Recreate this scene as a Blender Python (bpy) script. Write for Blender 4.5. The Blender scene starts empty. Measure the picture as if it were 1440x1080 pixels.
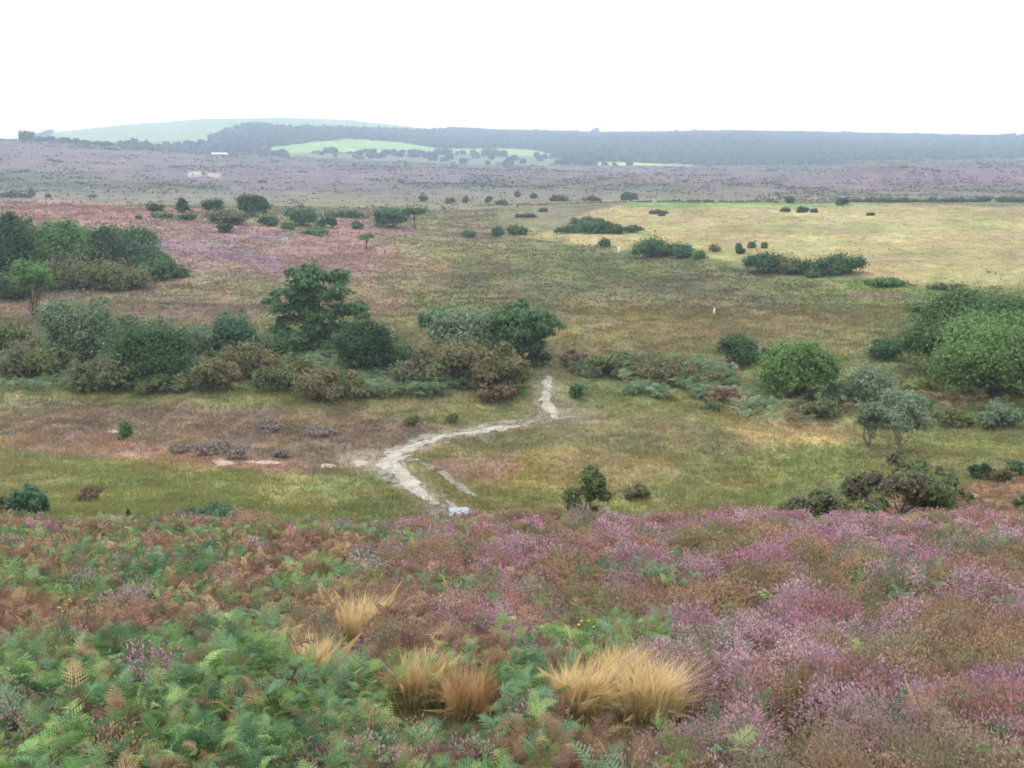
import bpy, math, numpy as np
from mathutils import Vector
rng = np.random.default_rng(7)
sc = bpy.context.scene
COL = sc.collection
F, CX, CY, PITCH = 1413.0, 720.0, 540.0, math.radians(13.1)

# ------------------------------------------------------------------ helpers
def lin(c):
    c = np.asarray(c, float) / 255.0
    return np.where(c <= 0.04045, c / 12.92, ((c + 0.055) / 1.055) ** 2.4)
def A(r, g, b, k=0.8):
    c = lin((r, g, b)) * k
    return c + (c.mean() - c) * .14

def hash2(ix, iy, seed):
    n = (ix.astype(np.int64) * 374761393 + iy.astype(np.int64) * 668265263 + seed * 974634777) & 0xffffffff
    n = ((n ^ (n >> 13)) * 1274126177) & 0xffffffff
    n = n ^ (n >> 16)
    return (n & 0xffffff) / float(0xffffff)
def vnoise(x, y, seed=0):
    x = np.asarray(x, float); y = np.asarray(y, float)
    ix = np.floor(x); iy = np.floor(y); fx = x - ix; fy = y - iy
    fx = fx * fx * (3 - 2 * fx); fy = fy * fy * (3 - 2 * fy)
    a = hash2(ix, iy, seed); b = hash2(ix + 1, iy, seed); c = hash2(ix, iy + 1, seed); d = hash2(ix + 1, iy + 1, seed)
    return (a + (b - a) * fx) * (1 - fy) + (c + (d - c) * fx) * fy
def fbm(x, y, seed=0, o=4):
    s = 0; a = .5; t = 0
    for k in range(o):
        s = s + a * vnoise(x * 2 ** k + 13.7 * k, y * 2 ** k + 7.3 * k, seed + k); t += a; a *= .5
    return s / t
def sst(a, b, x):
    t = np.clip((x - a) / (b - a), 0, 1)
    return t * t * (3 - 2 * t)

# ------------------------------------------------------------------ terrain height (eye = origin)
YG = 6 * np.sinh(np.linspace(-3.2, 7.7, 3000))
def prof(pts, sm=25):
    p = np.array(pts, float)
    v = np.interp(YG, p[:, 0], p[:, 1])
    k = np.hanning(2 * sm + 1); k /= k.sum()
    return np.convolve(np.pad(v, sm, mode='edge'), k, mode='valid')
far_tail = [(100, -18.9), (200, -19.2), (300, -19.6), (400, -20.2), (500, -20.6), (9000, -20.6)]
P_C = prof([(-80, 6), (-20, 2.5), (0, -1.72), (20, -7.85), (25, -10.2), (32, -13.4), (40, -16.3), (48, -18.1), (56, -18.7)] + far_tail)
P_L = prof([(-80, 6), (-20, 2.5), (0, -1.72), (20, -7.85), (25, -9.75), (32, -12.1), (40, -14.6), (50, -17.1), (61, -18.6)] + far_tail)
P_R = prof([(-80, 6), (-20, 2.5), (0, -1.72), (20, -7.85), (25, -9.85), (30, -11.35), (40, -14.3), (47, -16.3), (61, -18.5)] + far_tail)
FIELD_EDGE = np.array([(-900, 400), (560, 330), (700, 240), (860, 196), (960, 176), (1060, 158), (1240, 146), (1440, 140), (3000, 135)], float)
RIDGE = np.array([(-3000, 30), (-300, 19), (0, 13.0), (100, 11.5), (150, 7.0), (300, -4.5), (400, -8), (500, -11), (700, -18.5), (840, -19.5), (1000, -20.5), (1100, -19.8), (1250, -15), (1440, -10), (1800, -9), (5000, -9)], float)
SKY = np.array([(-3000, 200), (0, 212), (50, 200), (85, 188), (200, 177), (300, 170), (400, 167.5), (500, 171), (560, 177), (600, 182), (700, 187), (840, 190), (1020, 188), (1100, 190), (1250, 193), (1440, 195), (3000, 195)], float)
def tan_of(py):
    return np.tan(PITCH + np.arctan((np.asarray(py, float) - CY) / F))
def Hr(X, Y):
    """ground height relative to the eye"""
    X = np.asarray(X, float); Y = np.asarray(Y, float)
    Yp = np.maximum(Y, 3.0)
    b = CX + F * X / Yp
    wl = sst(520, 230, b) * sst(18, 24, Y); wr = sst(1050, 1330, b) * sst(18, 24, Y)
    z = np.interp(Y, YG, P_C) * (1 - wl - wr) + np.interp(Y, YG, P_L) * wl + np.interp(Y, YG, P_R) * wr
    # heather hill on the left
    sx = np.where(X > -95, 46, 400.); sy = np.where(Y < 232, 54, 62.)
    z = z + 6.2 * np.exp(-.5 * ((X + 95) / sx) ** 2 - .5 * ((Y - 232) / sy) ** 2)
    # pale field on the right
    e = np.interp(b, FIELD_EDGE[:, 0], FIELD_EDGE[:, 1])
    fm = sst(600, 860, b)
    z = z + fm * sst(-8, 12, Y - e) * (1.3 + 2.1 * sst(0, 300 - 150, Y - e)) * (1 - sst(315, 400, Y))
    # undulation
    z = z + (fbm(X / 14, Y / 14, 3, 3) - .5) * .7 * sst(45, 60, Y) * (1 - sst(300, 500, Y))
    z = z + (fbm(X / 3.1, Y / 3.1, 5, 2) - .5) * .28 * (1 - sst(30, 60, Y)) * sst(1.5, 5, np.hypot(X, Y))
    z = z + (fbm(X / 3.4, Y / 4.2, 13, 2) - .5) * .75 * sst(50, 64, Y) * (1 - sst(110, 150, Y))
    # far heath rising to its ridge
    r = np.interp(b, RIDGE[:, 0], RIDGE[:, 1])
    t = sst(430, 1250, Y)
    z = z + (r + 20.6) * t
    z = z + (fbm(X / 95, Y / 130, 9, 4) - .45) * 15.0 * sst(420, 800, Y) * (1 - sst(1150, 1500, Y)) * (.35 + .65 * sst(500, 900, b))
    # far hills
    zc = -tan_of(np.interp(b, SKY[:, 0], SKY[:, 1])) * 3400
    base = np.minimum(r, -6) - 8
    t2 = np.clip((Y - 1350) / (3400 - 1350), 0, 1)
    hill = base + (zc - base) * np.sin(t2 * math.pi / 2) ** 1.25
    hill = hill + (fbm(X / 420, Y / 420, 21, 3) - .5) * 22 * np.sin(t2 * math.pi)
    hill = hill - (np.maximum(Y - 3400, 0) / 2600.) ** 1.3 * 160
    w = sst(1250, 1500, Y)
    return z * (1 - w) + hill * w
EYE = 22.0
def H(X, Y): return Hr(X, Y) + EYE
_cp, _sp = math.cos(PITCH), math.sin(PITCH)
def proj(X, Y, z):
    """world (z absolute) -> photo pixel"""
    z = z - EYE
    d = Y * _cp - z * _sp; u = Y * _sp + z * _cp
    d = np.maximum(d, .05)
    return CX + F * X / d, CY - F * u / d
_T = 3 * np.exp(np.linspace(0, math.log(4200 / 3.), 4000))
def ray(px, py):
    """direction with unit Y"""
    a = (px - CX) / F; c = (CY - py) / F
    Yd = _cp + c * _sp; Zd = -_sp + c * _cp
    return a / Yd, Zd / Yd
def ground(px, py, ymin=3.0):
    sx, sz = ray(px, py)
    T = _T[_T >= ymin]
    d = sz * T - Hr(sx * T, T)
    k = np.argmax(d < 0)
    if not (d < 0).any(): k = len(T) - 1
    if k > 0 and d[k - 1] > 0:
        f = d[k - 1] / (d[k - 1] - d[k]); Y = T[k - 1] + f * (T[k] - T[k - 1])
    else: Y = T[k]
    return sx * Y, Y, float(H(sx * Y, Y))
def at_depth(px, Y):
    """ground point at depth Y lying on photo column px"""
    X = (px - CX) / F * Y
    for _ in range(4):
        z = float(H(X, Y)) - EYE
        X = (px - CX) / F * (Y * _cp - z * _sp)
    return X, Y, float(H(X, Y))

# ------------------------------------------------------------------ ground colour (albedo)
def polymask(px, py, poly, soft=4.0, jx=0, jy=0, seed=1):
    poly = np.array(poly, float)
    x0, y0 = poly.min(0) - soft * 3 - jx; x1, y1 = poly.max(0) + soft * 3 + jx
    m = np.zeros(px.shape)
    s = (px > x0) & (px < x1) & (py > y0 - jy) & (py < y1 + jy)
    if not s.any(): return m
    X = px[s]; Y = py[s]
    if jx: X = X + (fbm(px[s] / 45, py[s] / 11, seed, 3) - .5) * 2 * jx
    if jy: Y = Y + (fbm(px[s] / 45, py[s] / 11, seed + 9, 3) - .5) * 2 * jy
    ins = np.zeros(X.shape, bool); dist = np.full(X.shape, 1e9)
    n = len(poly)
    for i in range(n):
        ax, ay = poly[i]; bx, by = poly[(i + 1) % n]
        c = ((ay > Y) != (by > Y)) & (X < (bx - ax) * (Y - ay) / ((by - ay) if by != ay else 1e-9) + ax)
        ins ^= c
        L2 = (bx - ax) ** 2 + (by - ay) ** 2 + 1e-9
        t = np.clip(((X - ax) * (bx - ax) + (Y - ay) * (by - ay)) / L2, 0, 1)
        dist = np.minimum(dist, np.hypot(X - ax - t * (bx - ax), Y - ay - t * (by - ay)))
    sd = np.where(ins, dist, -dist)
    m[s] = sst(-soft, soft, sd)
    return m
BANDS = [(150, 60, 72, 48), (236, 60, 72, 48), (237, 114, 104, 98), (255, 112, 108, 96), (272, 118, 114, 94), (290, 122, 118, 92), (320, 124, 118, 84), (350, 114, 116, 76),
         (370, 104, 110, 74), (400, 98, 104, 68), (425, 102, 104, 68), (460, 106, 104, 68), (500, 108, 110, 70), (545, 114, 118, 72), (560, 120, 122, 74),
         (600, 114, 114, 72), (640, 112, 116, 68), (680, 112, 116, 64), (725, 116, 110, 66), (760, 84, 74, 54), (1200, 70, 64, 46)]
LAYERS = [  # colour, polygon, soft, jitter x, jitter y, strength
 ((126,104,92), [(0,408),(380,400),(560,415),(600,440),(380,450),(0,460)], 8, 40, 6, .8),
 ((144,114,110), [(-300,282),(0,284),(200,298),(350,308),(480,322),(560,345),(600,365),(520,385),(560,400),(420,405),(250,400),(0,412),(-300,420)], 5, 25, 5, .95),
 ((156,110,108), [(-300,262),(0,270),(70,277),(200,290),(340,300),(200,309),(0,309),(-300,305)], 4, 40, 4, .6),
 ((138,108,146), [(215,335),(300,335),(410,365),(440,395),(400,390),(330,368),(240,355)], 9, 40, 10, .42),
 ((140,114,134), [(330,320),(520,335),(560,352),(450,350),(360,335)], 5, 30, 4, .6),
 ((156,118,96), [(350,309),(480,320),(560,345),(640,378),(600,390),(500,362),(400,330)], 7, 40, 8, .5),
 ((130,118,84), [(200,390),(420,392),(560,380),(640,400),(560,430),(260,420)], 8, 40, 6, .6),
 ((122,122,74), [(520,345),(700,340),(800,352),(780,370),(660,375),(580,365)], 6, 40, 5, .7),
 ((104,112,64), [(700,350),(1000,372),(1200,392),(1440,425),(1500,470),(1240,455),(980,400),(760,385)], 7, 40, 6, .55),
 ((122,108,68), [(820,420),(1200,440),(1250,490),(1100,500),(800,500),(780,450)], 10, 50, 8, .5),
 ((150,110,116), [(465,306),(540,310),(590,322),(580,332),(460,328)], 2, 12, 2, .8),
 # the pale field
 ((162,148,98), [(735,334),(775,325),(820,312),(810,303),(860,291),(900,284),(1440,291),(1900,295),(1900,430),(1440,406),(1300,402),(1235,398),(1205,386),(1060,372),(960,358),(860,349)], 2.5, 10, 2.5, 1),
 ((142,142,90), [(1000,305),(1440,306),(1440,325),(1100,330),(980,316)], 5, 40, 5, .55),
 ((146,142,90), [(1180,345),(1440,340),(1440,372),(1250,375)], 6, 40, 5, .45),
 ((122,148,84), [(870,281),(1060,284),(1260,289),(1180,293),(980,293),(880,290)], 2, 20, 2, .9),
 ((176,146,108), [(1225,378),(1290,388),(1320,402),(1240,398)], 4, 10, 3, .6),
 ((108,128,62), [(1190,397),(1330,402),(1470,404),(1470,445),(1300,430),(1150,415)], 6, 25, 6, .8),
 ((138,112,104), [(1200,408),(1270,414),(1260,424),(1190,420)], 4, 10, 3, .6),
 # valley
 ((114,94,84), [(0,560),(150,566),(330,572),(520,582),(620,600),(560,632),(500,668),(330,662),(200,640),(0,606)], 7, 40, 8, .85),
 ((150,108,94), [(0,612),(160,612),(300,640),(460,655),(400,668),(200,650),(0,632)], 5, 30, 6, .6),
 ((116,120,66), [(0,630),(250,655),(430,672),(540,690),(600,715),(560,732),(0,738)], 8, 40, 10, .8),
 ((146,126,74), [(700,640),(800,625),(930,640),(940,670),(760,690),(660,680)], 10, 50, 10, .65),
 ((156,134,84), [(1010,592),(1180,590),(1200,622),(1060,625)], 8, 40, 8, .7),
 ((150,108,112), [(600,650),(700,640),(740,655),(700,680),(620,675)], 7, 25, 8, .6),
 ((112,120,64), [(830,690),(1000,655),(1200,630),(1440,610),(1440,650),(1220,668),(1080,712),(900,728),(840,722)], 8, 40, 8, .8),
 ((110,120,74), [(1020,552),(1300,560),(1440,570),(1440,600),(1250,600),(1080,580)], 7, 30, 7, .7),
 ((146,104,82), [(1160,742),(1210,705),(1300,690),(1440,668),(1700,660),(1700,760),(1160,760)], 7, 20, 7, .85),
 ((178,168,150), [(745,520),(800,520),(806,560),(840,584),(800,592),(750,590),(745,560)], 6, 10, 5, .3),
 ((160,148,134), [(470,640),(520,632),(560,640),(540,668),(480,664)], 4, 12, 5, .6),
 ((138,126,108), [(520,650),(548,632),(600,612),(660,602),(735,592),(760,560),(764,522),(782,522),(784,560),(850,582),(845,596),(780,602),(700,616),(620,628),(580,645),(600,680),(660,716),(700,735),(600,732),(560,690)], 6, 12, 6, .62),
 # far heath
 ((104,86,94), [(1100,252),(1240,240),(1330,234),(1700,228),(1700,256),(1440,254),(1250,262)], 4, 60, 4, .7),
 ((120,104,110), [(0,205),(180,212),(400,240),(800,236),(1000,238),(1000,248),(760,252),(300,262),(0,235)], 4, 60, 4, .55),
 ((84,88,70), [(0,252),(150,255),(330,262),(300,268),(100,264),(0,262)], 2, 40, 2, .6),
 ((84,88,70), [(640,256),(1000,262),(900,268),(700,264)], 2, 40, 2, .4),
 ((122,98,104), [(780,238),(1000,240),(1130,250),(1440,234),(1700,234),(1700,262),(1440,262),(1250,268),(1100,262),(900,255)], 3, 50, 3, .6),
 ((175,168,160), [(262,243),(282,241),(284,248),(266,249)], 1.2, 5, 1, 1),
 ((175,160,154), [(293,243),(312,243),(310,250),(296,248)], 1.2, 5, 1, 1),
]
FAR_LAYERS = [
 ((134,154,108), [(-500,200),(60,196),(85,184),(300,160),(420,158),(560,160),(640,182),(590,184.5),(520,182),(440,180),(350,176),(312,184),(285,203),(170,206),(60,206)], 2, 5, 1.5, 1),
 ((140,170,92), [(366,209),(430,201),(490,195),(560,200),(620,209),(700,209),(745,210),(786,218),(770,222),(690,217),(600,216),(480,214),(380,216)], 1.2, 4, 1, 1),
 ((176,180,100), [(832,228),(870,228),(992,233),(990,240),(900,235),(840,233)], 1, 3, .6, 1),
 ((140,150,104), [(400,215),(600,217),(800,222),(790,234),(620,232),(420,228)], 2, 30, 3, .55),
 ((150,160,110), [(1330,186),(1440,186),(1440,192.5),(1340,192)], 1, 3, .5, .9),
]
def paint(X, Y, z):
    px, py = proj(X, Y, z)
    b = np.array(BANDS, float)
    pj = py + (fbm(px / 90, py / 16, 41, 3) - .5) * np.interp(py, [230, 300, 500, 700], [0, 6, 30, 40])
    c = np.stack([np.interp(pj, b[:, 0], lin(b[:, k])) for k in (1, 2, 3)], -1)
    heath = lin((106, 99, 98)); wood = lin((48, 62, 42))
    far = sst(420, 600, Y)
    n = fbm(X / 60, Y / 110, 77, 4)
    n = n * .6 + .4 * fbm(X / 22, Y / 45, 79, 3); k_ = sst(.42, .60, n)[..., None]; hc = heath * (1 - k_) + lin((90, 94, 78)) * k_
    c = c * (1 - far)[..., None] + hc * far[..., None]
    c = c + (wood - c) * sst(1330, 1420, Y)[..., None]
    nearY = (Y < 1350) & (Y > 12)
    for i, (rgb, poly, soft, jx, jy, st) in enumerate(LAYERS):
        m = polymask(px, py, poly, soft, jx, jy, 50 + i * 3) * st * nearY
        c = c + (lin(rgb) - c) * m[..., None]
    farm = Y >= 1350
    for i, (rgb, poly, soft, jx, jy, st) in enumerate(FAR_LAYERS):
        m = polymask(px, py, poly, soft, jx, jy, 150 + i * 3) * st * farm
        c = c + (lin(rgb) - c) * m[..., None]
    # patchiness with world-space noise at growing scales
    s = np.clip(Y / 60., .4, 12)
    for k, (w, a) in enumerate([(1.2, .22), (5, .22)]):
        q = fbm(X / w, Y / w * .8, 200 + k, 3) - .5
        c = c * (1 + q * 2 * a)[..., None]
    wv = sst(20, 60, Y) * (1 - sst(330, 500, Y))
    h = fbm(X / 9, Y / 13, 231, 4)
    gm = sst(.52, .66, h) * wv * .3; bm = sst(.48, .34, h) * wv * .3
    lum = c.mean(-1, keepdims=True)
    c = c + (lum * np.array([.88, 1.25, .5]) - c) * gm[..., None]
    c = c + (lum * np.array([1.25, .93, .75]) - c) * bm[..., None]
    c = c + (c.mean(-1, keepdims=True) - c) * .12
    gy = sst(.5, .68, fbm(X / 2.6, Y / 2.2, 251, 4)) * sst(24, 45, Y) * (1 - sst(120, 220, Y)) * .28
    c = c + (lin((150, 128, 84)) - c) * gy[..., None]
    return np.clip(c * .84, .004, .85)

# ------------------------------------------------------------------ materials
MATS = {}
def veg_mat(name, rough=.7, trans=.25, nscale=8., namp=.35, spec=.2):
    m = bpy.data.materials.new(name); m.use_nodes = True
    nt = m.node_tree; nt.nodes.clear(); N = nt.nodes.new; L = nt.links.new
    out = N('ShaderNodeOutputMaterial'); at = N('ShaderNodeAttribute'); at.attribute_name = 'Col'
    geo = N('ShaderNodeNewGeometry')
    tx = N('ShaderNodeTexNoise'); tx.inputs['Scale'].default_value = nscale; tx.inputs['Detail'].default_value = 3
    L(geo.outputs['Position'], tx.inputs['Vector'])
    mr = N('ShaderNodeMapRange'); mr.inputs['From Min'].default_value = .3; mr.inputs['From Max'].default_value = .7
    mr.inputs['To Min'].default_value = 1 - namp; mr.inputs['To Max'].default_value = 1 + namp
    L(tx.outputs['Fac'], mr.inputs['Value'])
    mx = N('ShaderNodeVectorMath'); mx.operation = 'SCALE'
    L(at.outputs['Color'], mx.inputs[0]); L(mr.outputs['Result'], mx.inputs['Scale'])
    p = N('ShaderNodeBsdfPrincipled'); p.inputs['Roughness'].default_value = rough
    p.inputs['Specular IOR Level'].default_value = spec
    L(mx.outputs[0], p.inputs['Base Color'])
    if trans > 0:
        t = N('ShaderNodeBsdfTranslucent'); L(mx.outputs[0], t.inputs['Color'])
        ms = N('ShaderNodeMixShader'); ms.inputs[0].default_value = trans
        L(p.outputs[0], ms.inputs[1]); L(t.outputs[0], ms.inputs[2]); L(ms.outputs[0], out.inputs['Surface'])
    else: L(p.outputs[0], out.inputs['Surface'])
    return m
M_LEAF = veg_mat('leaf', .6, .35, 1.2, .18, .25)
M_FINE = veg_mat('fine_foliage', .75, .38, 6., .15, .15)
M_FAR = veg_mat('far_foliage', .9, 0, .05, .2, .0)
M_BARK = veg_mat('bark', .9, 0, 14., .3, .1)

def ground_mat():
    m = bpy.data.materials.new('heath_ground'); m.use_nodes = True
    nt = m.node_tree; nt.nodes.clear(); N = nt.nodes.new; L = nt.links.new
    out = N('ShaderNodeOutputMaterial'); at = N('ShaderNodeAttribute'); at.attribute_name = 'Col'
    geo = N('ShaderNodeNewGeometry'); last = at.outputs['Color']
    for sc_, a in ((3.0, .3), (.45, .22), (.07, .2), (.018, .14)):
        mp = N('ShaderNodeMapping'); mp.inputs['Scale'].default_value = (1, .75, 1)
        L(geo.outputs['Position'], mp.inputs['Vector'])
        tx = N('ShaderNodeTexNoise'); tx.inputs['Scale'].default_value = sc_; tx.inputs['Detail'].default_value = 5
        tx.inputs['Roughness'].default_value = .62
        L(mp.outputs[0], tx.inputs['Vector'])
        mr = N('ShaderNodeMapRange'); mr.inputs['From Min'].default_value = .33; mr.inputs['From Max'].default_value = .67
        mr.inputs['To Min'].default_value = 1 - a; mr.inputs['To Max'].default_value = 1 + a
        L(tx.outputs['Fac'], mr.inputs['Value'])
        mx = N('ShaderNodeVectorMath'); mx.operation = 'SCALE'
        L(last, mx.inputs[0]); L(mr.outputs['Result'], mx.inputs['Scale']); last = mx.outputs[0]
        if sc_ == .45: bt = tx
    bu = N('ShaderNodeBump'); bu.inputs['Strength'].default_value = .6; bu.inputs['Distance'].default_value = .5
    L(bt.outputs['Fac'], bu.inputs['Height'])
    p = N('ShaderNodeBsdfPrincipled'); p.inputs['Roughness'].default_value = .95; p.inputs['Specular IOR Level'].default_value = .05
    L(last, p.inputs['Base Color']); L(bu.outputs[0], p.inputs['Normal']); L(p.outputs[0], out.inputs['Surface'])
    return m
def plain_mat(name, base, rough=.8, nscale=6., namp=.2, bump=.3, spec=.2):
    m = bpy.data.materials.new(name); m.use_nodes = True
    nt = m.node_tree; N = nt.nodes.new; L = nt.links.new
    p = nt.nodes['Principled BSDF']; p.inputs['Roughness'].default_value = rough; p.inputs['Specular IOR Level'].default_value = spec
    geo = N('ShaderNodeNewGeometry'); tx = N('ShaderNodeTexNoise'); tx.inputs['Scale'].default_value = nscale; tx.inputs['Detail'].default_value = 6
    L(geo.outputs['Position'], tx.inputs['Vector'])
    cr = N('ShaderNodeMapRange'); cr.inputs['From Min'].default_value = .3; cr.inputs['From Max'].default_value = .7
    cr.inputs['To Min'].default_value = 1 - namp; cr.inputs['To Max'].default_value = 1 + namp
    L(tx.outputs['Fac'], cr.inputs['Value'])
    mx = N('ShaderNodeVectorMath'); mx.operation = 'SCALE'; mx.inputs[0].default_value = tuple(base)
    L(cr.outputs['Result'], mx.inputs['Scale']); L(mx.outputs[0], p.inputs['Base Color'])
    if bump:
        bu = N('ShaderNodeBump'); bu.inputs['Strength'].default_value = bump; bu.inputs['Distance'].default_value = .1
        L(tx.outputs['Fac'], bu.inputs['Height']); L(bu.outputs[0], p.inputs['Normal'])
    return m

# ------------------------------------------------------------------ mesh linking
def mk(name, V, Fc, cols, mat, parent=None, smooth=False, loc=None):
    V = np.asarray(V, np.float32).reshape(-1, 3); Fc = np.asarray(Fc, np.int32)
    k = Fc.shape[1]
    me = bpy.data.meshes.new(name)
    me.vertices.add(len(V)); me.vertices.foreach_set('co', V.ravel())
    me.loops.add(Fc.size); me.loops.foreach_set('vertex_index', Fc.ravel())
    me.polygons.add(len(Fc)); me.polygons.foreach_set('loop_start', np.arange(0, Fc.size, k, dtype=np.int32))
    me.polygons.foreach_set('use_smooth', np.full(len(Fc), bool(smooth)))
    if cols is not None:
        ca = me.color_attributes.new('Col', 'FLOAT_COLOR', 'POINT')
        c = np.ones((len(V), 4), np.float32); c[:, :3] = np.clip(np.asarray(cols).reshape(-1, 3), 0, 1)
        ca.data.foreach_set('color', c.ravel())
    me.update(calc_edges=True)
    me.materials.append(mat)
    o = bpy.data.objects.new(name, me); COL.objects.link(o)
    if parent: o.parent = parent
    if loc is not None: o.location = loc
    return o
def tag(o, label, cat, group=None, kind=None):
    if label: o['label'] = label
    if cat: o['category'] = cat
    if group: o['group'] = group
    if kind: o['kind'] = kind
    return o
def thing(name, loc, label, cat, group=None):
    o = bpy.data.objects.new(name, None); COL.objects.link(o); o.location = loc; o.empty_display_size = .2
    return tag(o, label, cat, group)

# ------------------------------------------------------------------ ground sheet
def build_ground():
    su = np.concatenate([np.linspace(-1.35, -.66, 40, endpoint=False), np.linspace(-.66, .66, 620), np.linspace(.66, 1.35, 41)[1:]])
    u = np.concatenate([np.linspace(-2.9, .3, 60, endpoint=False), np.linspace(.3, 7.16, 860)])
    Yr = 6 * np.sinh(u)
    S, YY = np.meshgrid(su, Yr)
    XX = S * np.sqrt(YY ** 2 + 14 ** 2)
    Z = H(XX, YY)
    c = paint(XX, YY, Z)
    nr, nc = XX.shape
    idx = np.arange(nr * nc).reshape(nr, nc)
    Fq = np.stack([idx[:-1, :-1], idx[:-1, 1:], idx[1:, 1:], idx[1:, :-1]], -1).reshape(-1, 4)
    V = np.stack([XX, YY, Z], -1)
    o = mk('ground', V, Fq, c, ground_mat(), smooth=True)
    o['kind'] = 'structure'
    return o
build_ground()

# ------------------------------------------------------------------ track, sand and puddle
M_SAND = plain_mat('pale_sand', A(206, 199, 182, .55), .95, 1.6, .3, .12, .05)
M_STONY = plain_mat('stony_sand', A(170, 162, 146, .55), .95, 1.8, .35, .15, .05)
def ribbon(name, pts, mat, lift=.06, seed=1, jag=.3, label=None):
    """pts: px, py, width in metres; draped over the ground as a slightly domed band"""
    P = np.array([ground(p[0], p[1], 40)[:2] for p in pts]); W = np.array([p[2] for p in pts])
    d = np.concatenate([[0], np.cumsum(np.hypot(*np.diff(P, axis=0).T))])
    s = np.arange(0, d[-1], .25)
    k = np.hanning(13); k /= k.sum()
    def sm(v): return np.convolve(np.pad(np.interp(s, d, v), 6, mode='edge'), k, mode='valid')
    x, y, w = sm(P[:, 0]), sm(P[:, 1]), sm(W)
    tx, ty = np.gradient(x), np.gradient(y); n = np.hypot(tx, ty) + 1e-9; nx, ny = -ty / n, tx / n
    wl = w * .5 * (1 + (fbm(s / .9, s * 0, seed, 3) - .5) * 2 * jag * 1.6); wr = w * .5 * (1 + (fbm(s / .9, s * 0 + 5, seed, 3) - .5) * 2 * jag * 1.6)
    endt = np.minimum(1, np.minimum(s, s[-1] - s) / 1.2); wl = wl * endt + .02; wr = wr * endt + .02
    cols = np.linspace(-1, 1, 15); rows = []
    for c in cols:
        off = np.where(c < 0, c * wl, c * wr)
        X = x + nx * off; Y = y + ny * off
        rows.append(np.stack([X, Y, H(X, Y) + lift * (1 - .8 * abs(c) ** 3)], -1))
    V = np.stack(rows, 1); nr, nc = V.shape[:2]; idx = np.arange(nr * nc).reshape(nr, nc)
    Fq = np.stack([idx[:-1, :-1], idx[:-1, 1:], idx[1:, 1:], idx[1:, :-1]], -1).reshape(-1, 4)[:, ::-1]
    cen = V.reshape(-1, 3)[Fq].mean(1); ed = np.abs(np.tile((cols[:-1] + cols[1:]) / 2, nr - 1))
    q = fbm(cen[:, 0] / .55, cen[:, 1] / .8, seed + 40, 3)
    Fq = Fq[q + .33 * ed ** 2 < (.82 if mat is M_SAND else .68)]
    o = mk(name, V, Fq, None, mat, smooth=True); o['kind'] = 'structure'
    return o
ribbon('path', [(612,708,.7),(590,692,.8),(570,674,1.2),(548,655,1.7),(552,641,1.5),(580,628,1.1),(615,618,.9),(650,611,1.1),(690,605,1.2),(728,600,.9),(742,596,.5)], M_SAND, .07, 3, .5)
ribbon('path', [(628,716,.8),(590,692,1.5),(566,672,2.2),(544,652,2.6),(552,638,2.3),(590,624,1.9),(650,609,2.0),(728,598,1.8),(765,592,1.3),(800,588,1.2),(838,584,.7)], M_STONY, .035, 19, .6)
ribbon('path', [(742,598,.7),(765,591,.5),(800,588,.6),(836,586,.4)], M_STONY, .07, 11)
ribbon('path', [(782,590,.6),(775,578,.9),(766,566,.8),(768,552,.8),(771,540,.8),(771,527,.8)], M_SAND, .08, 12, .4)
ribbon('path', [(585,648,.5),(612,660,.55),(632,672,.7),(650,688,.6),(676,702,.5)], M_STONY, .06, 13)
ribbon('path', [(600,690,.4),(625,704,.4),(645,716,.5)], M_STONY, .06, 14)
ribbon('path', [(490,655,.9),(510,646,1.4),(535,640,1.2),(552,641,1.0)], M_STONY, .05, 15, .6)
ribbon('path', [(640,611,.5),(672,601,.6),(712,594,.8),(752,588,.9)], M_STONY, .05, 16)
def patch(name, px, py, rx, ry, mat, lift=.05, seed=1, flat=False):
    X0, Y0, Z0 = ground(px, py, 22)
    n = 40; a = np.linspace(0, 2 * np.pi, n, endpoint=False)
    rr = 1 + (fbm(np.cos(a) * 1.6 + 9, np.sin(a) * 1.6 + 9, seed, 3) - .5) * 1.4
    V = []; rings = 5
    for k in range(rings + 1):
        f = k / rings
        X = X0 + np.cos(a) * rx * rr * f; Y = Y0 + np.sin(a) * ry * rr * f
        Z = np.full(n, Z0 + lift) if flat else H(X, Y) + lift * (1 - .7 * f ** 3)
        V.append(np.stack([X, Y, Z], -1))
    V = np.array(V); idx = np.arange((rings + 1) * n).reshape(rings + 1, n)
    Fq = np.stack([idx[:-1], idx[1:], np.roll(idx[1:], -1, 1), np.roll(idx[:-1], -1, 1)], -1).reshape(-1, 4)
    o = mk(name, V, Fq, None, mat, smooth=True); o['kind'] = 'structure'
    return o
M_BARE = plain_mat('bare_sand', A(206, 184, 164, .6), .95, 3., .3, .5, .05)
for i, (px, py, rx, ry) in enumerate([(160,607,.8,.7),(318,651,.75,.6),(378,651,.7,.35),(352,650,.3,.3),(462,655,.4,.5),(505,652,.7,.8)]):
    patch('sand_patch', px, py, rx, ry, M_BARE, .06, 30 + i)
wm = bpy.data.materials.new('puddle_water'); wm.use_nodes = True
nt = wm.node_tree; p = nt.nodes['Principled BSDF']; p.inputs['Base Color'].default_value = (.16, .17, .19, 1)
p.inputs['Roughness'].default_value = .12; p.inputs['Specular IOR Level'].default_value = 1.0; p.inputs['IOR'].default_value = 1.7
nz = nt.nodes.new('ShaderNodeTexNoise'); nz.inputs['Scale'].default_value = 9; bu = nt.nodes.new('ShaderNodeBump'); bu.inputs['Strength'].default_value = .05
nt.links.new(nz.outputs['Fac'], bu.inputs['Height']); nt.links.new(bu.outputs[0], p.inputs['Normal'])
M_MUD = plain_mat('wet_mud', A(104, 98, 92), .6, 3., .3, .5, .3)
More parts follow.
